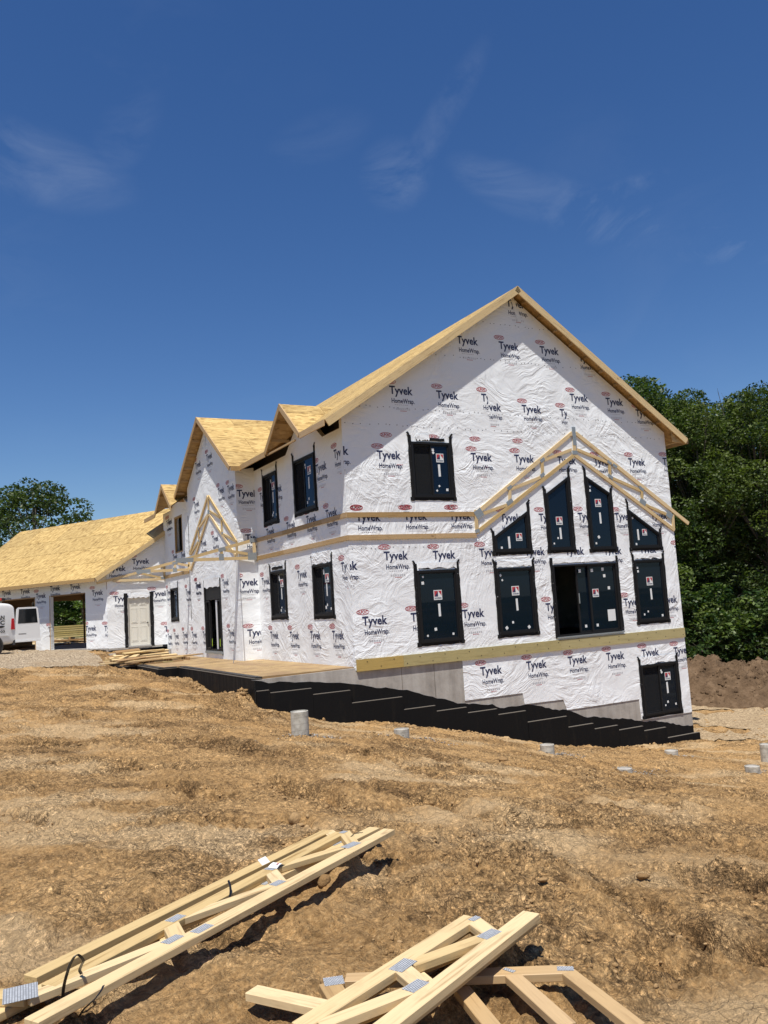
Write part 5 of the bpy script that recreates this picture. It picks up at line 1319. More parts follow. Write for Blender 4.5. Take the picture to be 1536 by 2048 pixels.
for x in (712, 812, 905): logo(gable, gable.px(x, 1042)[0], gable.px(715, 1014)[1]-.34, only=(1,))
for x, y in ((961, 1351), (1053, 1339), (1136, 1329), (1213, 1321), (1284, 1314), (1348, 1309)): logo(bwrap, *bwrap.px(x, y))
for x in (948, 1036): logo(bwrap, *bwrap.px(x, 1351), only=(1,)) if False else None
SL = [(598, 925+50), (560, 1010), (633, 950), (665, 918), (524, 997), (548, 988),
      (530, 1075), (570, 1062), (612, 1048), (653, 1035), (524, 1168), (595, 1156), (655, 1143), (690, 1139),
      (505, 1277), (540, 1276), (580, 1278), (620, 1277), (665, 1277), (497, 1010)]
for x, y in ((547, 988), (632, 946), (668, 917), (520, 1000), (612, 962), (533, 1072), (573, 1060), (613, 1048), (652, 1037), (524, 1170), (595, 1157), (683, 1142), (541, 1277), (580, 1278), (621, 1278), (665, 1278)):
    a, z = side.px(x, y); logo(side, a, z)
    if x in (668, 683): logo(gable, a-0.0, z) if a > -.7 else None
for x, y in ((474, 993), (491, 1082), (474, 1172), (495, 1273)):
    a, z = wingside.px(x, y); logo(wingside, a, z)
for x, y in ((391, 938), (413, 922), (436, 990), (388, 1016), (391, 1177), (425, 1085), (402, 1094), (392, 1177), (445, 1172), (336, 1278), (349, 1277), (366, 1275), (384, 1275), (406, 1275), (457, 1272), (336, 1050), (333, 1052), (334, 1190), (372, 1190), (455, 985), (346, 1120), (362, 1116)):
    a, z = wing.px(x, y); logo(wing, a, z)
for x, y in ((264, 1128), (227, 1203), (302, 1193), (216, 1143), (329, 1263)):
    a, z = endw.px(x, y); logo(endw, a, z)
for x, y in ((4, 1191), (41, 1188), (72, 1197), (100, 1182), (140, 1179), (184, 1191), (171, 1262), (97, 1264), (209, 1262)):
    a, z = garage.px(x, y); logo(garage, a, z, .95)
# staples along the laps of the wrap
def staples():
    r = random.Random(9); bm = bmesh.new()
    for z, x0, x1 in ((6.1, .1, 10.6), (7.7, 2.4, 9.0), (5.62, .1, 11.4), (2.35, .1, 3.0), (8.8, 4.3, 7.2)):
        x = x0
        while x < x1:
            zz = z + r.uniform(-.02, .02); s = .016
            if inpoly(x, zz, gable.outline) and not any(inpoly(x, zz, h) for h in gable.holes):
                bm.faces.new([bm.verts.new(gable.P(x+a*s, zz+b*s, .004)) for a, b in ((-1, -.6), (1, -.6), (1, .6), (-1, .6))])
            x += r.uniform(.1, .3)
    me = bpy.data.meshes.new('staples'); bm.to_mesh(me); bm.free(); me.materials.append(MAT['staple']); o = link(bpy.data.objects.new('staples', me), gable.obj); o['kind'] = 'stuff'
staples()

# ------------------------------------------------------------------ concrete pier tubes
def lathe(name, prof, seg, mat, parent=None, loc=(0, 0, 0), cap=True):
    V = []; F = []
    for r, z in prof:
        for i in range(seg): a = 2*math.pi*i/seg; V.append((r*math.cos(a)+loc[0], r*math.sin(a)+loc[1], z+loc[2]))
    n = len(prof)
    for j in range(n-1):
        for i in range(seg): F.append((j*seg+i, j*seg+(i+1) % seg, (j+1)*seg+(i+1) % seg, (j+1)*seg+i))
    if cap: F.append(tuple(range(seg))[::-1]); F.append(tuple((n-1)*seg+i for i in range(seg)))
    return mesh_obj(name, V, F, mat, parent)
PIERS = [(601, 1470, -5.5, .40, 'tallest pale tube pier, alone at the left of the slope'), (804, 1478, -4.3, .20, 'short tube pier with grey gravel spilled beside it'), (1095, 1504, -4.5, .16, 'tube pier close under the stepped black wall'),
         (1250, 1546, -5.9, .10, 'low tube pier nearly level with the soil'), (1343, 1509, -4.6, .10, 'low tube pier below the basement window corner'), (1506, 1551, -6.6, .20, 'tube pier near the right edge, the nearer of two'), (1534, 1505, -5.2, .20, 'tube pier cut by the right edge of the view')]
def piers():
    proto = None; R = .150
    for px, py, yy, h, lab in PIERS:
        p = bp(px, py, 'y', yy); g = ground(p.x, p.y); z0 = min(p.z, g)
        t = thing('pier_tube', lab, 'pier', (p.x, p.y, p.z), 'pipe-formed deck piers on the slope')
        prof = [(R, -1.2), (R, h-.004), (R-.004, h), (R-.012, h), (R-.012, h-.02)]
        lathe('tube', prof, 28, 'tube_card', t, (p.x, p.y, p.z), False); lathe('concrete_core', [(R-.012, -1.0), (R-.012, h-.018)], 24, 'concrete', t, (p.x, p.y, p.z))
piers()
def pier_gravel():
    R = np.random.RandomState(8); X = []; Y = []
    for k, (px, py, yy, h, lab) in enumerate(PIERS):
        p = bp(px, py, 'y', yy); n = (150, 420, 150, 120, 60, 80, 40)[k]; sp = (.25, .42, .3, .3, .2, .25, .2)[k]
        x = p.x + .22 + R.normal(0, sp, n)*.9; y = p.y - .05 + R.normal(0, sp*.55, n)
        k_ = np.hypot(x-p.x, y-p.y) > .16; X.append(x[k_]); Y.append(y[k_])
    x = np.concatenate(X); y = np.concatenate(Y); s = R.uniform(.010, .028, len(x))
    o = lumps('pier_gravel', x, y, s, 77, mat='gravel_grey', sub=1, sink=.2); tag(o, 'grey crushed stone spilled round the tube piers', 'gravel', kind='stuff')
pier_gravel()

# ------------------------------------------------------------------ trusses lying on the ground
def P3(px, py, z): return bp(px, py, 'z', z)
def ground_truss(label, members, plates, z, group, mat='pine', shift=(0, 0), cw=.089, name='roof_truss', plate='galvanised', bev=.003, zf=None):
    base = P3(*members[0][0], z); base.x += shift[0]; base.y += shift[1]
    t = thing(name, label, 'truss', base, group)
    for m in members:
        a = P3(*m[0], z); b = P3(*m[1], z); a.x += shift[0]; a.y += shift[1]; b.x += shift[0]; b.y += shift[1]
        if zf: a.z += zf(a); b.z += zf(b)
        kind = m[3] if len(m) > 3 else 'web'; th = .038 if kind == 'chord' else .0372
        beam(kind, a, b, m[2], th, mat, t, bev=bev)
    for (x, y, la, wd, tx, ty) in plates:
        c = P3(x, y, z); e = P3(tx, ty, z)-c; e.z = 0; c.x += shift[0]; c.y += shift[1]; c.z += .020+(zf(c) if zf else 0); e.normalize()
        o = beam('connector_plate', c-e*la*.42, c+e*la*.42, wd*.85, .0016, plate, t)
    return t
C4 = .092
def left_pile():
    z = -.715
    def q(x, y): return (x/3.657, 1640+y/3.657)
    def s(x, y): return (380+x/3.491, 1620+y/3.491)
    near = (q(180, 1530), s(1395, 150)); far = (q(-120, 1430), s(1075, 160))
    mem = [((62, 2050), s(1392, 150), C4, 'chord'), ((96, 1979), s(1055, 172), C4, 'chord'), ((-60, 1994), (60, 1996), C4, 'chord'),
           (s(1075, 165), s(1150, 262), .089), (s(560, 435), s(625, 520), .089), (q(1235, 755), q(1300, 880), .089),
           (s(1090, 268), s(590, 418), .070), (s(615, 530), q(1300, 742), .070), (q(1240, 905), q(200, 1320), .070)]
    pl = [(*s(1125, 265), .17, .085, *s(1390, 150)), (*s(1072, 174), .07, .05, *s(1300, 60)), (*s(585, 420), .14, .085, *s(1050, 172)), (*s(612, 533), .11, .07, *s(1390, 150)), (*q(1285, 746), .12, .075, *s(540, 440)), (*q(1262, 902), .13, .07, *s(612, 533)), (*s(85, 855), .14, .075, *s(1390, 150)), (*q(150, 1300), .20, .17, *q(150, 1200))]
    bb = [((-30, 2040), s(1290, 138), C4, 'chord'), ((60, 1960), s(965, 158), C4, 'chord'), (s(960, 160), s(1090, 250), .089), (s(520, 470), s(590, 535), .089), (q(1180, 800), q(1240, 900), .089), (s(1010, 255), s(540, 440), .07), (s(560, 530), q(1240, 770), .07)]
    ground_truss('lower roof truss of the long pair, showing behind its upper neighbour', bb, [(*s(1020, 250), .14, .08, *s(1290, 140)), (*s(530, 530), .09, .06, *s(1290, 140))], z-.040, 'roof trusses lying on the soil', shift=(-.0, .0))
    ground_truss('upper roof truss of the long pair, with a big toothed heel plate at left', mem, pl, z, 'roof trusses lying on the soil')
    return z
zl = left_pile()
def right_pile():
    def s(x, y): return (480+x/1.873, 1780+y/1.873)
    z = -.695
    mem = [(s(515, 545), s(1092, 96), C4, 'chord'), (s(225, 525), s(868, 112), C4, 'chord'), (s(870, 120), s(950, 180), .089), (s(608, 305), s(676, 362), .089), (s(640, 290), s(915, 188), .072), (s(640, 388), s(300, 520), .072)]
    pl = [(*s(935, 181), .14, .075, *s(1090, 96)), (*s(880, 122), .075, .045, *s(1000, 60)), (*s(612, 299), .15, .085, *s(868, 112)), (*s(659, 377), .13, .075, *s(1090, 96))]
    low = [(s(528, 548), s(1096, 106), C4, 'chord'), (s(240, 528), s(862, 122), C4, 'chord'), (s(868, 128), s(948, 190), .089), (s(636, 312), s(700, 366), .089), (s(650, 300), s(915, 196), .072), (s(650, 395), s(310, 528), .072)]
    ground_truss('bottom truss of the short stack near the lower edge', low, [], z-.040, 'roof trusses lying on the soil')
    ground_truss('top truss of the short stack near the lower edge, plates up', mem, pl, z, 'roof trusses lying on the soil')
    zz = -.815
    fl = [(s(395, 342), s(1225, 311), .089, 'chord'), (s(1008, 318), s(1230, 520), .075), (s(1222, 312), s(1490, 522), .075), (s(830, 378), s(960, 540), .075), (s(335, 360), s(372, 420), .10)]
    ground_truss('brown truss lying flat at the right, its webs splayed towards the viewer', fl, [(*s(352, 357), .11, .10, *s(400, 350)), (*s(1010, 317), .07, .03, *s(1080, 340)), (*s(1220, 311), .09, .05, *s(1300, 311))], zz, 'roof trusses lying on the soil', mat='pine_warm')
    a = P3(503, 1986, -.80); b = P3(668, 2022, -.79); o = beam('loose_board', a, b, .089, .038, 'pine', None, bev=.003); tag(o, 'short pale board poking out left of the short truss stack', 'board')
right_pile()
def ribbon(name, pts, width, side, mat, label, cat, group=None):
    """bent steel strap through points"""
    P = [Vector(p) for p in pts]; sd_ = Vector(side).normalized(); V = []; F = []
    Q = []
    for i in range(len(P)-1):
        p0 = P[max(0, i-1)]; p1 = P[i]; p2 = P[i+1]; p3 = P[min(len(P)-1, i+2)]
        for k in range(6):
            t = k/6; Q.append(.5*((2*p1)+(p2-p0)*t+(2*p0-5*p1+4*p2-p3)*t*t+(3*p1-p0-3*p2+p3)*t**3))
    Q.append(P[-1])
    for i, q in enumerate(Q):
        d = (Q[min(i+1, len(Q)-1)]-Q[max(i-1, 0)]).normalized(); n = d.cross(sd_).normalized()*.0018
        for a, b in ((-1, -1), (1, -1), (1, 1), (-1, 1)): V.append(q+sd_*width/2*a+n*b)
    for i in range(len(Q)-1):
        for k in range(4): F.append((i*4+k, i*4+(k+1) % 4, i*4+4+(k+1) % 4, i*4+4+k))
    F.append((0, 1, 2, 3)); F.append(tuple(len(V)-4+k for k in range(4))[::-1])
    o = mesh_obj(name, V, F, mat, None); return tag(o, label, cat, group)
def straps():
    z = zl+.02; g = 'steel straps left on the trusses'
    def q(x, y, h): return P3(x/6.4, 1900+y/6.4, z+h)
    dx = Vector((.85, .53, 0))
    ribbon('steel_strap', [P3(125, 2002, z-.06), q(815, 480, .0), q(850, 330, .06), q(905, 170, .11), q(985, 60, .14), q(1065, 130, .10), q(1040, 200, .06), q(1020, 260, .03), q(1042, 305, .005)], .016, dx, 'steel_black', 'tall looped black steel strap standing on the long trusses', 'strap', g)
    ribbon('steel_strap', [q(1325, 455, .012), q(1285, 535, .01), q(1200, 640, .0), P3(168, 2018, z-.05), P3(158, 2034, z-.12)], .013, dx, 'steel_black', 'black strap end hanging off the near chord at left', 'strap', g)
    def s(x, y, h): return P3(380+x/3.491, 1620+y/3.491, z+h)
    ribbon('steel_strap', [s(268, 492, .05), s(280, 530, .035), s(283, 570, .015), s(276, 612, -.01)], .016, dx, 'steel_black', 'short upright black strap midway along the long trusses', 'strap', g)
    ribbon('steel_strap', [s(1125, 185, .0), s(1150, 165, .012), s(1180, 160, .02), s(1205, 158, .01)], .016, dx, 'steel_black', 'black strap curling out at the far end of the long trusses', 'strap', g)
    a = s(605, 390, .004); o = thing('paper_label', 'white printed paper tag stapled to the far chord', 'tag', a)
    bend = [(-.045, 0), (-.02, .012), (.01, .016), (.045, .003)]
    d = Vector((.85, .53, 0)); n = Vector((-.53, .85, 0)); V = []; F = []
    for k, (u, h) in enumerate(bend):
        V += [a+d*u-n*.035+Vector((0, 0, h)), a+d*u+n*.035+Vector((0, 0, h))]
    for k in range(3): F.append((2*k, 2*k+2, 2*k+3, 2*k+1))
    mesh_obj('sheet', V, F, 'print_white', o); b = a+Vector((0, 0, .0165)); mesh_obj('print_mark', [b-d*.018-n*.02, b+d*.004-n*.02, b+d*.004-n*.008, b-d*.018-n*.008], [(0, 1, 2, 3)], 'print_red', o)
    a = s(515, 372, .0); o = mesh_obj('paper_label', [a-d*.04-n*.02, a+d*.04-n*.02, a+d*.045+n*.02+Vector((0, 0, .03)), a-d*.035+n*.02+Vector((0, 0, .03))], [(0, 1, 2, 3)], 'print_white', None); tag(o, 'white paper tag curling up behind the far chord', 'tag')
straps()

# ------------------------------------------------------------------ boards heaped on the porch
def boards():
    r = random.Random(21); z = -.617; grp = 'boards heaped on the porch deck'
    labs = []
    spec = [ # x, y, z layer, length, angle, width, thick
        (-3.15, 10.6, 0, 2.4, .06, .14), (-2.55, 11.0, 0, 2.5, .10, .14), (-2.4, 11.5, 0, 2.4, .16, .14), (-2.6, 12.0, 0, 2.4, .02, .14), (-2.5, 12.5, 0, 2.2, .05, .19), (-2.9, 10.2, 0, 1.6, .2, .14), (-3.6, 11.3, 0, 1.1, -.3, .14), (-3.5, 12.1, 0, 1.3, .1, .14),
        (-2.75, 11.2, 1, 2.3, .08, .14), (-2.7, 11.7, 1, 2.4, .14, .14), (-2.8, 12.2, 1, 2.2, .0, .14), (-3.3, 10.7, 1, 1.3, .5, .14), (-3.55, 11.6, 1, .9, -.5, .19), (-3.1, 11.0, 1, 1.6, -.15, .14),
        (-2.9, 11.4, 2, 2.1, .12, .14), (-2.8, 11.9, 2, 2.2, .05, .14), (-3.4, 11.2, 2, .9, -.7, .24), (-3.45, 12.0, 2, 1.1, .35, .14),
        (-3.2, 11.5, 3, 1.2, .3, .14), (-3.3, 11.9, 3, 1.0, -.35, .14), (-2.6, 11.7, 3, 1.7, .1, .14), (-2.1, 10.7, 0, 2.2, .22, .14), (-2.35, 10.3, 0, 1.4, -.1, .14), (-1.7, 11.2, 0, 2.0, .12, .14), (-3.1, 11.3, 4, 1.1, .6, .14), (-3.0, 11.7, 4, 1.3, -.2, .14), (-2.7, 11.5, 4, 1.5, .15, .14), (-3.25, 11.5, 5, .9, .2, .14)]
    for k in range(4): o = beam('bearer_block', (-3.3+.62*k, 10.35, z+.045), (-3.2+.62*k, 12.4, z+.045), .09, .09, 'pine_brown', None, bev=.002); tag(o, 'brown bearer lying under the heap of boards on the porch', 'bearer', 'bearers under the porch boards')
    for k, (x, y, l, ln, a, w) in enumerate(spec):
        d = Vector((math.cos(a), math.sin(a), 0)); c = Vector((x+r.uniform(-.05, .05), y, z+.112+.062*l+k*.0004)); tlt = Vector((0, 0, r.uniform(-.03, .03)+.02*(l > 1)))
        o = beam('loose_plank', c-d*ln/2-tlt, c+d*ln/2+tlt, w*1.15, .042, ('pine', 'pine_warm', 'pine', 'pine_brown')[k % 4], None, bev=.002, up=(r.uniform(-.1, .1), -r.uniform(0, .45)*(l > 0), 1))
        tag(o, 'tan offcut plank in the heap of boards on the porch deck', 'plank', grp)
    for k, (p, q, m, lab) in enumerate((((215, 1324), (258, 1318), 'pine_brown', 'brown plank jutting out left over the porch edge, upper one'), ((243, 1331), (290, 1324), 'pine_brown', 'brown plank jutting out over the porch edge, nearest one'))):
        a = bp(*p, 'z', -.60+.02*k); b = bp(*q, 'z', -.60+.02*k); d = (b-a).normalized()
        o = beam('loose_plank', a, a+d*1.7, .14, .038, m, None, bev=.002); tag(o, lab, 'plank', grp)
    for k in range(3):
        c = Vector((-2.75+.35*k, 9.85+.05*k, -.598)); o = beam('shim_stack', c-Vector((.3, .03, 0)), c+Vector((.3, .05, 0)), .12, .036, ('pine_brown', 'treated', 'pine_brown')[k], None, bev=.002); tag(o, ('short brown offcut at the porch edge, left of three', 'short greenish offcut at the porch edge between two brown ones', 'short brown offcut at the porch edge, right of three')[k], 'offcut', 'offcuts at the porch edge')
boards()
def lumber_bundle():
    c = bp(140, 1277, 'z', .05); c = CAM + (c-CAM)*(50/((c-CAM).dot(FW))); c.z = ground(c.x, c.y)+.25
    t = thing('lumber_bundle', 'strapped stack of treated lumber seen through the garage opening', 'lumber', c)
    d = Vector((.93, -.36, 0)); n = Vector((.36, .93, 0))
    for i in range(6):
        for j in range(6):
            p = c+n*(j*.148)+Vector((0, 0, .02+.12*i)); q = random.Random(i*7+j).uniform(-.25, .25); beam('plank', p-d*(2.6+q), p+d*(2.6-q), .138, .092, 'treated', t)
    for k in (-1.6, 0, 1.6): p = c+d*k-Vector((0, 0, .10)); beam('bearer', p-n*.1, p+n*1.0, .10, .13, 'pine_brown', t)
    for k in (-1, 1): p = c+d*k-n*.076; beam('strap', p+Vector((0, 0, -.04)), p+Vector((0, 0, .70)), .03, .004, 'steel_black', t, up=n)
    for k in range(4):
        p = c-n*(1.0+.5*k); p.z = ground(p.x, p.y)+.05+.05*(k % 2); o = beam('loose_board', p-d*2.4, p+d*2.4, .15, .04, 'pine_brown', None); tag(o, ('loose brown board nearest the lumber bundle', 'second loose brown board before the lumber bundle', 'third loose brown board before the lumber bundle', 'loose brown board closest to the garage floor')[k], 'board', 'boards lying behind the garage')
lumber_bundle()

# ------------------------------------------------------------------ van
def van():
    a = Vector((.866, .5, 0)); s = Vector((.5, -.866, 0)); c = bp(31, 1313, 'z', -.28); g = ground(c.x, c.y)+.035
    L = 5.6; base = Vector((c.x, c.y, g)) - a*L - s*.98
    def w(x, y, z): return base+a*x+s*y+Vector((0, 0, z))
    t = thing('cargo_van', 'white cargo van with a rear door open, backed up to the garage', 'van', tuple(base+a*L/2))
    # body: rings along the length, section with tumblehome
    st = [(0.0, .45, .95, .80), (.12, .38, 1.05, .90), (.9, .36, 1.18, .96), (1.25, .36, 1.24, .98), (1.9, .36, 1.95, .985), (2.3, .36, 2.06, 1.0), (3.6, .36, 2.09, 1.0), (4.9, .36, 2.08, 1.0), (5.3, .37, 2.07, .995), (5.5, .38, 2.03, .99), (5.58, .38, 1.97, .985), (5.6, .385, 1.95, .98)]
    V = []; F = []; m = 16
    for x, z0, z1, hw in st:
        h = z1-z0; sec = [(hw*.96, z0), (hw, z0+.05*h), (hw, z0+.42*h), (hw*.985, z0+.60*h), (hw*.95, z0+.86*h), (hw*.925, z0+.95*h), (hw*.85, z0+.99*h), (hw*.5, z1)]
        pts = sec+[(-y, z) for y, z in sec[::-1]]
        V += [w(x, y, z) for y, z in pts]
    for i in range(len(st)-1):
        for k in range(m): F.append((i*m+k, i*m+(k+1) % m, (i+1)*m+(k+1) % m, (i+1)*m+k))
    F.append(tuple(range(m))); 
    body = mesh_obj('body', V, F, 'van_white', t, True)
    bv = body.modifiers.new('s', 'SUBSURF'); bv.levels = 1; bv.render_levels = 2
    # dark load space at the open rear
    mesh_obj('load_space', [w(5.52, y, z) for y, z in ((-.9, .5), (.9, .5), (.84, 1.8), (-.84, 1.8))], [(0, 1, 2, 3)], 'van_inner', t)
    for x in (.95, 4.62):
        for sg in (1, -1):
            whl = bpy.data.objects.new('wheel', None); COL.objects.link(whl); whl.parent = t; whl.matrix_parent_inverse = Matrix.Translation(-Vector(t['_loc']))
            def disc(name, R, y0, y1, mat):
                V = []; F = []; n = 28
                for y in (y0, y1):
                    for i in range(n): q = 2*math.pi*i/n; V.append(w(x+R*math.cos(q), sg*y, .37+R*math.sin(q)))
                F = [(i, (i+1) % n, n+(i+1) % n, n+i) for i in range(n)]+[tuple(range(n)), tuple(range(n, 2*n))[::-1]]
                o = mesh_obj(name, V, F, mat, None); o.parent = whl; o.matrix_parent_inverse = Matrix.Identity(4); o.matrix_parent_inverse = Matrix.Translation(Vector((0, 0, 0))); return o
            disc('wheel_arch', .44, .93, 1.003, 'van_inner'); disc('tyre', .37, .76, 1.012, 'rubber'); disc('rim', .22, .78, 1.018, 'rim')
            whl.matrix_parent_inverse = Matrix.Translation(-Vector(t['_loc']))
    def quad(name, pts, mat, out=.012, par=t):
        P = [w(*p) for p in pts]; n = (P[1]-P[0]).cross(P[2]-P[0]).normalized(); bm = bmesh.new(); bm.faces.new([bm.verts.new(p) for p in P]); bm.normal_update(); solid(bm, n*out); return bm_obj(name, bm, mat, par)
    quad('tail_light', [(5.40, 1.0, .98), (5.575, .985, .98), (5.56, .96, 1.42), (5.45, .965, 1.42)], 'tail_red', .02)
    quad('bumper', [(5.6, -.95, .36), (5.6, .98, .36), (5.6, .98, .56), (5.6, -.95, .56)], 'bumper', .1)
    quad('side_trim', [(2.4, 1.0, .74), (5.3, 1.0, .74), (5.3, 1.0, .78), (2.4, 1.0, .78)], 'van_white', .012)
    quad('cab_window', [(1.35, .985, 1.28), (2.2, .985, 1.28), (2.2, .945, 1.78), (1.75, .945, 1.78)], 'glass_dark', .01)
    quad('windscreen', [(1.2, -.85, 1.27), (1.2, .85, 1.27), (1.8, .78, 1.86), (1.8, -.78, 1.86)], 'glass_dark', .02)
    # rear door swung out beside the body
    h0 = w(5.6, .97, 0); e = Vector((.975, .22, 0)).normalized(); n = Vector((e.y, -e.x, 0))
    def d(u, z, o=0.0): return h0+e*u+n*o+Vector((0, 0, z))
    dr = bpy.data.objects.new('rear_door', None); COL.objects.link(dr); dr.parent = t; dr.matrix_parent_inverse = Matrix.Translation(-Vector(t['_loc'])); dr['label'] = 'rear door swung fully open'
    def dpoly(name, pts, o0, o1, mat):
        bm = bmesh.new(); bm.faces.new([bm.verts.new(d(u, z, o0)) for u, z in pts]); bm.normal_update(); solid(bm, n*(o1-o0)); o = bm_obj(name, bm, mat, None); o.parent = dr; return o
    dpoly('door_skin', [(0, .45), (.98, .45), (.98, .75), (.95, 1.30), (.90, 1.78), (.84, 1.85), (.14, 1.85), (.06, 1.78), (.02, 1.3), (0, .75)], 0, .05, 'van_white')
    dpoly('door_window', [(.10, 1.20), (.88, 1.20), (.83, 1.78), (.15, 1.78)], .051, .056, 'glass_dark'); dpoly('badge', [(.12, .76), (.42, .76), (.42, .80), (.12, .80)], .051, .054, 'rim'); dpoly('lower_step', [(0, .45), (.98, .45), (.98, .52), (0, .52)], .051, .065, 'van_white')
    # lettering on the side
    def letters(body, x1, z, hgt, wd):
        V, F = fit_text(body, 0, 0, wd, hgt, .035); mesh_obj('lettering', [w(x1-wd+a_, 1.006-(.01 if z > 1.1 else 0)+.0, z+b_) for a_, b_ in V], F, 'print_black', t)
    letters('AN', 5.13, 1.40, .15, .32); letters('RIC', 5.13, 1.20, .15, .42); letters('8103', 5.13, .88, .09, .40)
    V = [(5.13-.38+.19+.19*math.cos(q), 1.11+.045*math.sin(q)) for q in [k*math.pi/8 for k in range(16)]]; mesh_obj('emblem', [w(x, 1.006, z) for x, z in V], [tuple(range(16))], 'print_black', t)
    for x in (2.6, 4.9):
        beam('roof_rack_bar', w(x, -.8, 2.14), w(x, .8, 2.14), .05, .04, 'alu', t)
        for y in (-.7, .7): beam('rack_foot', w(x, y, 1.98), w(x, y, 2.14), .04, .04, 'alu', t, up=(1, 0, 0))
    ld = thing('ladder', 'red ladder lying on the van roof rack', 'ladder', tuple(w(2.0, .5, 2.2)))
    for y in (.28, .70): beam('stile', w(1.6, y, 2.22), w(5.25, y, 2.22), .035, .09, 'ladder_red', ld)
    for k in range(12): beam('rung', w(1.75+.3*k, .28, 2.22), w(1.75+.3*k, .70, 2.22), .03, .03, 'alu', ld)
    for y in (.28, .70): beam('ladder_foot', w(5.2, y, 2.22), w(5.36, y, 2.20), .05, .10, 'rubber', ld)
van()

# ------------------------------------------------------------------ trees
def leaf_cloud(R, centres, radii, n_each, size, flat=.75, edge=.55):
    """leaf-sized quads gathered in clumps; tint is the clump's own shade of green"""
    C = []; T = []
    for (c, r) in zip(centres, radii):
        n = int(n_each*(r**2)); u = R.normal(size=(n, 3)); u /= np.linalg.norm(u, axis=1)[:,None]; rad = r*R.uniform(edge, 1, n)**.6
        p = c + u*rad[:,None]*np.array([1, 1, flat]); C.append(p); T.append(np.full(n, R.uniform(0, 1)) + R.normal(0, .12, n))
    C = np.concatenate(C); T = np.clip(np.concatenate(T), 0, 1); n = len(C)
    a = R.normal(size=(n, 3)); a[:,2] *= .55; a /= np.linalg.norm(a, axis=1)[:,None]; b = R.normal(size=(n, 3)); b[:,2] = b[:,2]*.6-.25; b -= (b*a).sum(1)[:,None]*a; b /= np.linalg.norm(b, axis=1)[:,None]
    s = size*R.uniform(.6, 1.35, n)[:,None]
    V = np.stack([C-a*s*.5, C+b*s*.30, C+a*s*.6, C-b*s*.30], 1).reshape(-1, 3); F = np.arange(4*n).reshape(-1, 4)
    tint = np.repeat(np.stack([T, T, T, np.ones(n)], 1), 4, 0)
    return V, F, tint
def limb(V, F, p, q, r0, r1, seg=7):
    d = (q-p); d = d/np.linalg.norm(d); x = np.cross(d, [.3, .5, .8]); x /= np.linalg.norm(x); y = np.cross(d, x); b = len(V)
    for c, r in ((p, r0), (q, r1)):
        for i in range(seg): t = 2*math.pi*i/seg; V.append(c+(x*math.cos(t)+y*math.sin(t))*r)
    for i in range(seg): F.append((b+i, b+(i+1) % seg, b+seg+(i+1) % seg, b+seg+i))
def make_tree(seed, H, RAD, base=.06, nclump=80, leaf=.26, dens=150, mat='leaf', shape='wood', trunk_r=.22):
    R = np.random.RandomState(seed); cs = []; rs = []
    lean = R.normal(0, .04, 2)*H
    for k in range(nclump):
        t = R.uniform(0, 1)**.85; z = H*(base+(1-base-.05)*t)
        if shape == 'wood': prof = (1-(t**2.6))**.6*(.72+.28*math.sin(min(1, t*1.6)*1.57))
        else: prof = max(.12, math.sin(min(1, .12+.88*t)*math.pi)**.55)
        th = R.uniform(0, 2*math.pi); rr = RAD*prof*R.uniform(.45, 1.0)**.6
        cs.append(np.array([rr*math.cos(th)+lean[0]*t, rr*math.sin(th)+lean[1]*t, z])); rs.append(R.uniform(.45, 1.15)*RAD*.25)
    V, F, T = leaf_cloud(R, cs, rs, dens, leaf)
    tv = []; tf = []; top = np.array([lean[0]*.8, lean[1]*.8, H*.82]); prev = np.zeros(3); n = 6
    for i in range(1, n+1):
        q = top*(i/n)+np.append(R.normal(0, .10, 2), 0)*(i < n); limb(tv, tf, prev, q, trunk_r*(1-.8*(i-1)/n), trunk_r*(1-.8*i/n)); prev = q
    for c in cs[::2]:
        h0 = max(H*.12, c[2]*.62); o = top*(h0/top[2]); limb(tv, tf, o, c, trunk_r*.30*(1-h0/H)+.015, .014, 5)
    return (V, F, T, mat), (np.array(tv), tf)
PROTO = {}
def proto(key, **kw):
    (V, F, T, mat), (tv, tf) = make_tree(**kw)
    o = np_mesh('crown', V, F, mat, None, False, T, 'tint'); me = o.data; bpy.data.objects.remove(o)
    tm = bpy.data.meshes.new('trunk'); tm.from_pydata([tuple(v) for v in tv], [], tf); tm.materials.append(MAT['bark']); tm.update(); PROTO[key] = (me, tm, kw['H'])
proto('a', seed=1, H=16.0, RAD=4.6, nclump=120, dens=330, leaf=.17); proto('b', seed=2, H=16.0, RAD=4.0, nclump=110, dens=350, leaf=.16); proto('c', seed=3, H=16.0, RAD=5.0, nclump=125, dens=310, leaf=.17)
proto('oak', seed=7, H=14.0, RAD=5.6, base=.22, nclump=62, dens=120, mat='leaf_oak', shape='round', leaf=.30, trunk_r=.34)
proto('bush', seed=9, H=4.0, RAD=2.2, base=.02, nclump=40, dens=260, mat='leaf_bush', leaf=.20, trunk_r=.06)
proto('under', seed=12, H=5.0, RAD=2.8, base=.0, nclump=46, dens=190, mat='leaf', leaf=.24, trunk_r=.07)
def plant(key, px, depth, top, rot, label, cat, group, name, hscale=None, wide=1.0, zb=None):
    d = ray(px, 1200); p = CAM+d*depth; me, tm, H = PROTO[key]
    d2 = ray(px, top-(22 if key in 'abc' else 0)); zt = (CAM+d2*depth).z; g = zb if zb is not None else float(macro(np.array([p.x]), np.array([p.y]))[0]); h = zt-g; k = h/H
    t = thing(name, label, cat, (p.x, p.y, g-.05), group); t.rotation_euler = (0, 0, rot); t.scale = (k*wide, k*wide, k)
    for nm, m in (('trunk', tm), ('crown', me)):
        o = bpy.data.objects.new(nm, m); COL.objects.link(o); o.parent = t
    return t
GW = 'deciduous trees of the wood behind the yard'
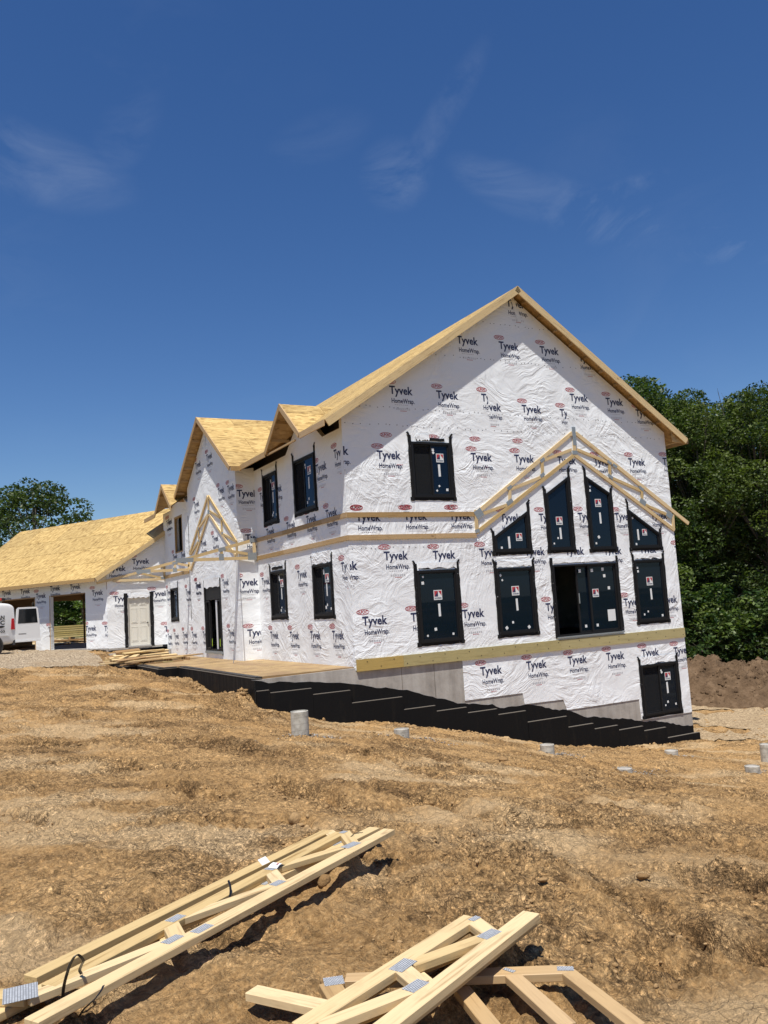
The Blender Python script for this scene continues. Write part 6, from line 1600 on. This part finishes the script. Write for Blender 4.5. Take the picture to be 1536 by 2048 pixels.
for i, (key, px, dep, top, rot, lab) in enumerate([
    ('a', 1283, 47, 742, .3, 'tallest dark tree rising right behind the gable roof edge'), ('c', 1352, 49, 768, 1.4, 'broad tree second from the gable in the wood'), ('b', 1415, 46, 778, 2.2, 'lighter green tree in the middle of the wood'),
    ('c', 1478, 50, 806, 3.6, 'tree below the gap with bare twigs in the wood'), ('a', 1545, 46, 778, 4.1, 'tall tree at the right edge of the view'), ('b', 1322, 56, 775, 5.0, 'tree behind the first two trees next to the gable'),
    ('b', 1620, 48, 760, .9, 'tree just past the right edge of the view'), ('a', 1440, 57, 812, 2.9, 'tree in the second row behind the lighter one'), ('c', 1520, 58, 800, .2, 'tree in the second row at the right'), ('b', 1240, 54, 800, 1.1, 'tree mostly hidden behind the gable'),
    ('c', 1700, 50, 790, 2.5, 'tree farther along the wood out at right'), ('a', 1380, 62, 790, .6, 'tree in the third row behind the broad one')]):
    plant(key, px, dep, top, rot, lab, 'tree', GW, 'wood_tree', wide=1.0)
for i, (px, dep, top, rot, lab) in enumerate([(1390, 42, 1180, 0, 'dark shrub at the foot of the wood nearest the house'), (1435, 42.5, 1165, 1, 'dark shrub second from the house under the trees'), (1480, 42, 1190, 2, 'dark shrub in the middle of the row under the trees'), (1525, 41.5, 1175, 3, 'dark shrub at the right edge under the trees'), (1580, 41, 1180, 4, 'dark shrub just past the right edge'), (1350, 43, 1170, 5, 'dark shrub hidden behind the house corner')]):
    plant('under', px, dep, top, rot, lab, 'shrub', 'shrubs along the foot of the wood', 'wood_shrub')
def twigs():
    V = []; F = []; R = np.random.RandomState(3); p = CAM+ray(1476, 860)*50; p = np.array(p[:])
    for k in range(9):
        b = p+np.array([R.uniform(-1.6, 1.6), R.uniform(-.6, .6), R.uniform(-.3, .3)]); e = b+np.array([R.uniform(-.5, .5), R.uniform(-.3, .3), R.uniform(1.3, 2.6)]); limb(V, F, b, e, .035, .006, 5)
        for j in range(4): t = R.uniform(.3, .9); q = b+(e-b)*t; limb(V, F, q, q+np.array([R.uniform(-.5, .5), R.uniform(-.3, .3), R.uniform(.3, .9)]), .014, .003, 4)
    for j in range(3): limb(V, F, p+np.array([j*.8-.8, 0, -7.]), p+np.array([j*.8-.8, 0, 0.3]), .10, .05, 6)
    o = mesh_obj('dead_treetop', V, F, 'bark', None); tag(o, 'bare grey twigs standing out above the wood', 'dead tree')
twigs()
plant('oak', 58, 64, 950, .8, 'open-crowned tree rising behind the garage roof at left', 'tree', None, 'oak_tree')
plant('oak', -40, 70, 985, 2.9, 'tree at the left edge behind the garage', 'tree', None, 'oak_tree', wide=.9)
plant('bush', 136, 66, 1035, 2.2, 'low dark tree beside the ridge of the garage', 'tree', None, 'ridge_tree', wide=.6)
for i, (px, dep, top, lab) in enumerate(((70, 66, 1190, 'green bush behind the garage, far left one'), (105, 64, 1196, 'green bush at the left of the garage view'), (135, 65, 1188, 'green bush in the middle of the garage view'), (165, 63, 1198, 'green bush at the right of the garage view'), (200, 66, 1190, 'green bush behind the garage pier'), (30, 68, 1195, 'green bush behind the garage at the van'))):
    plant('bush', px, dep, top, i*1.1, lab, 'bush', 'bushes beyond the garage', 'green_bush', wide=1.5)
patch_sheet('straw_field', -12, 14, 27, 48, .5, lambda x, y: fbm(x*.3, y*.3, 88, 3) > -.5, 'straw', .06)
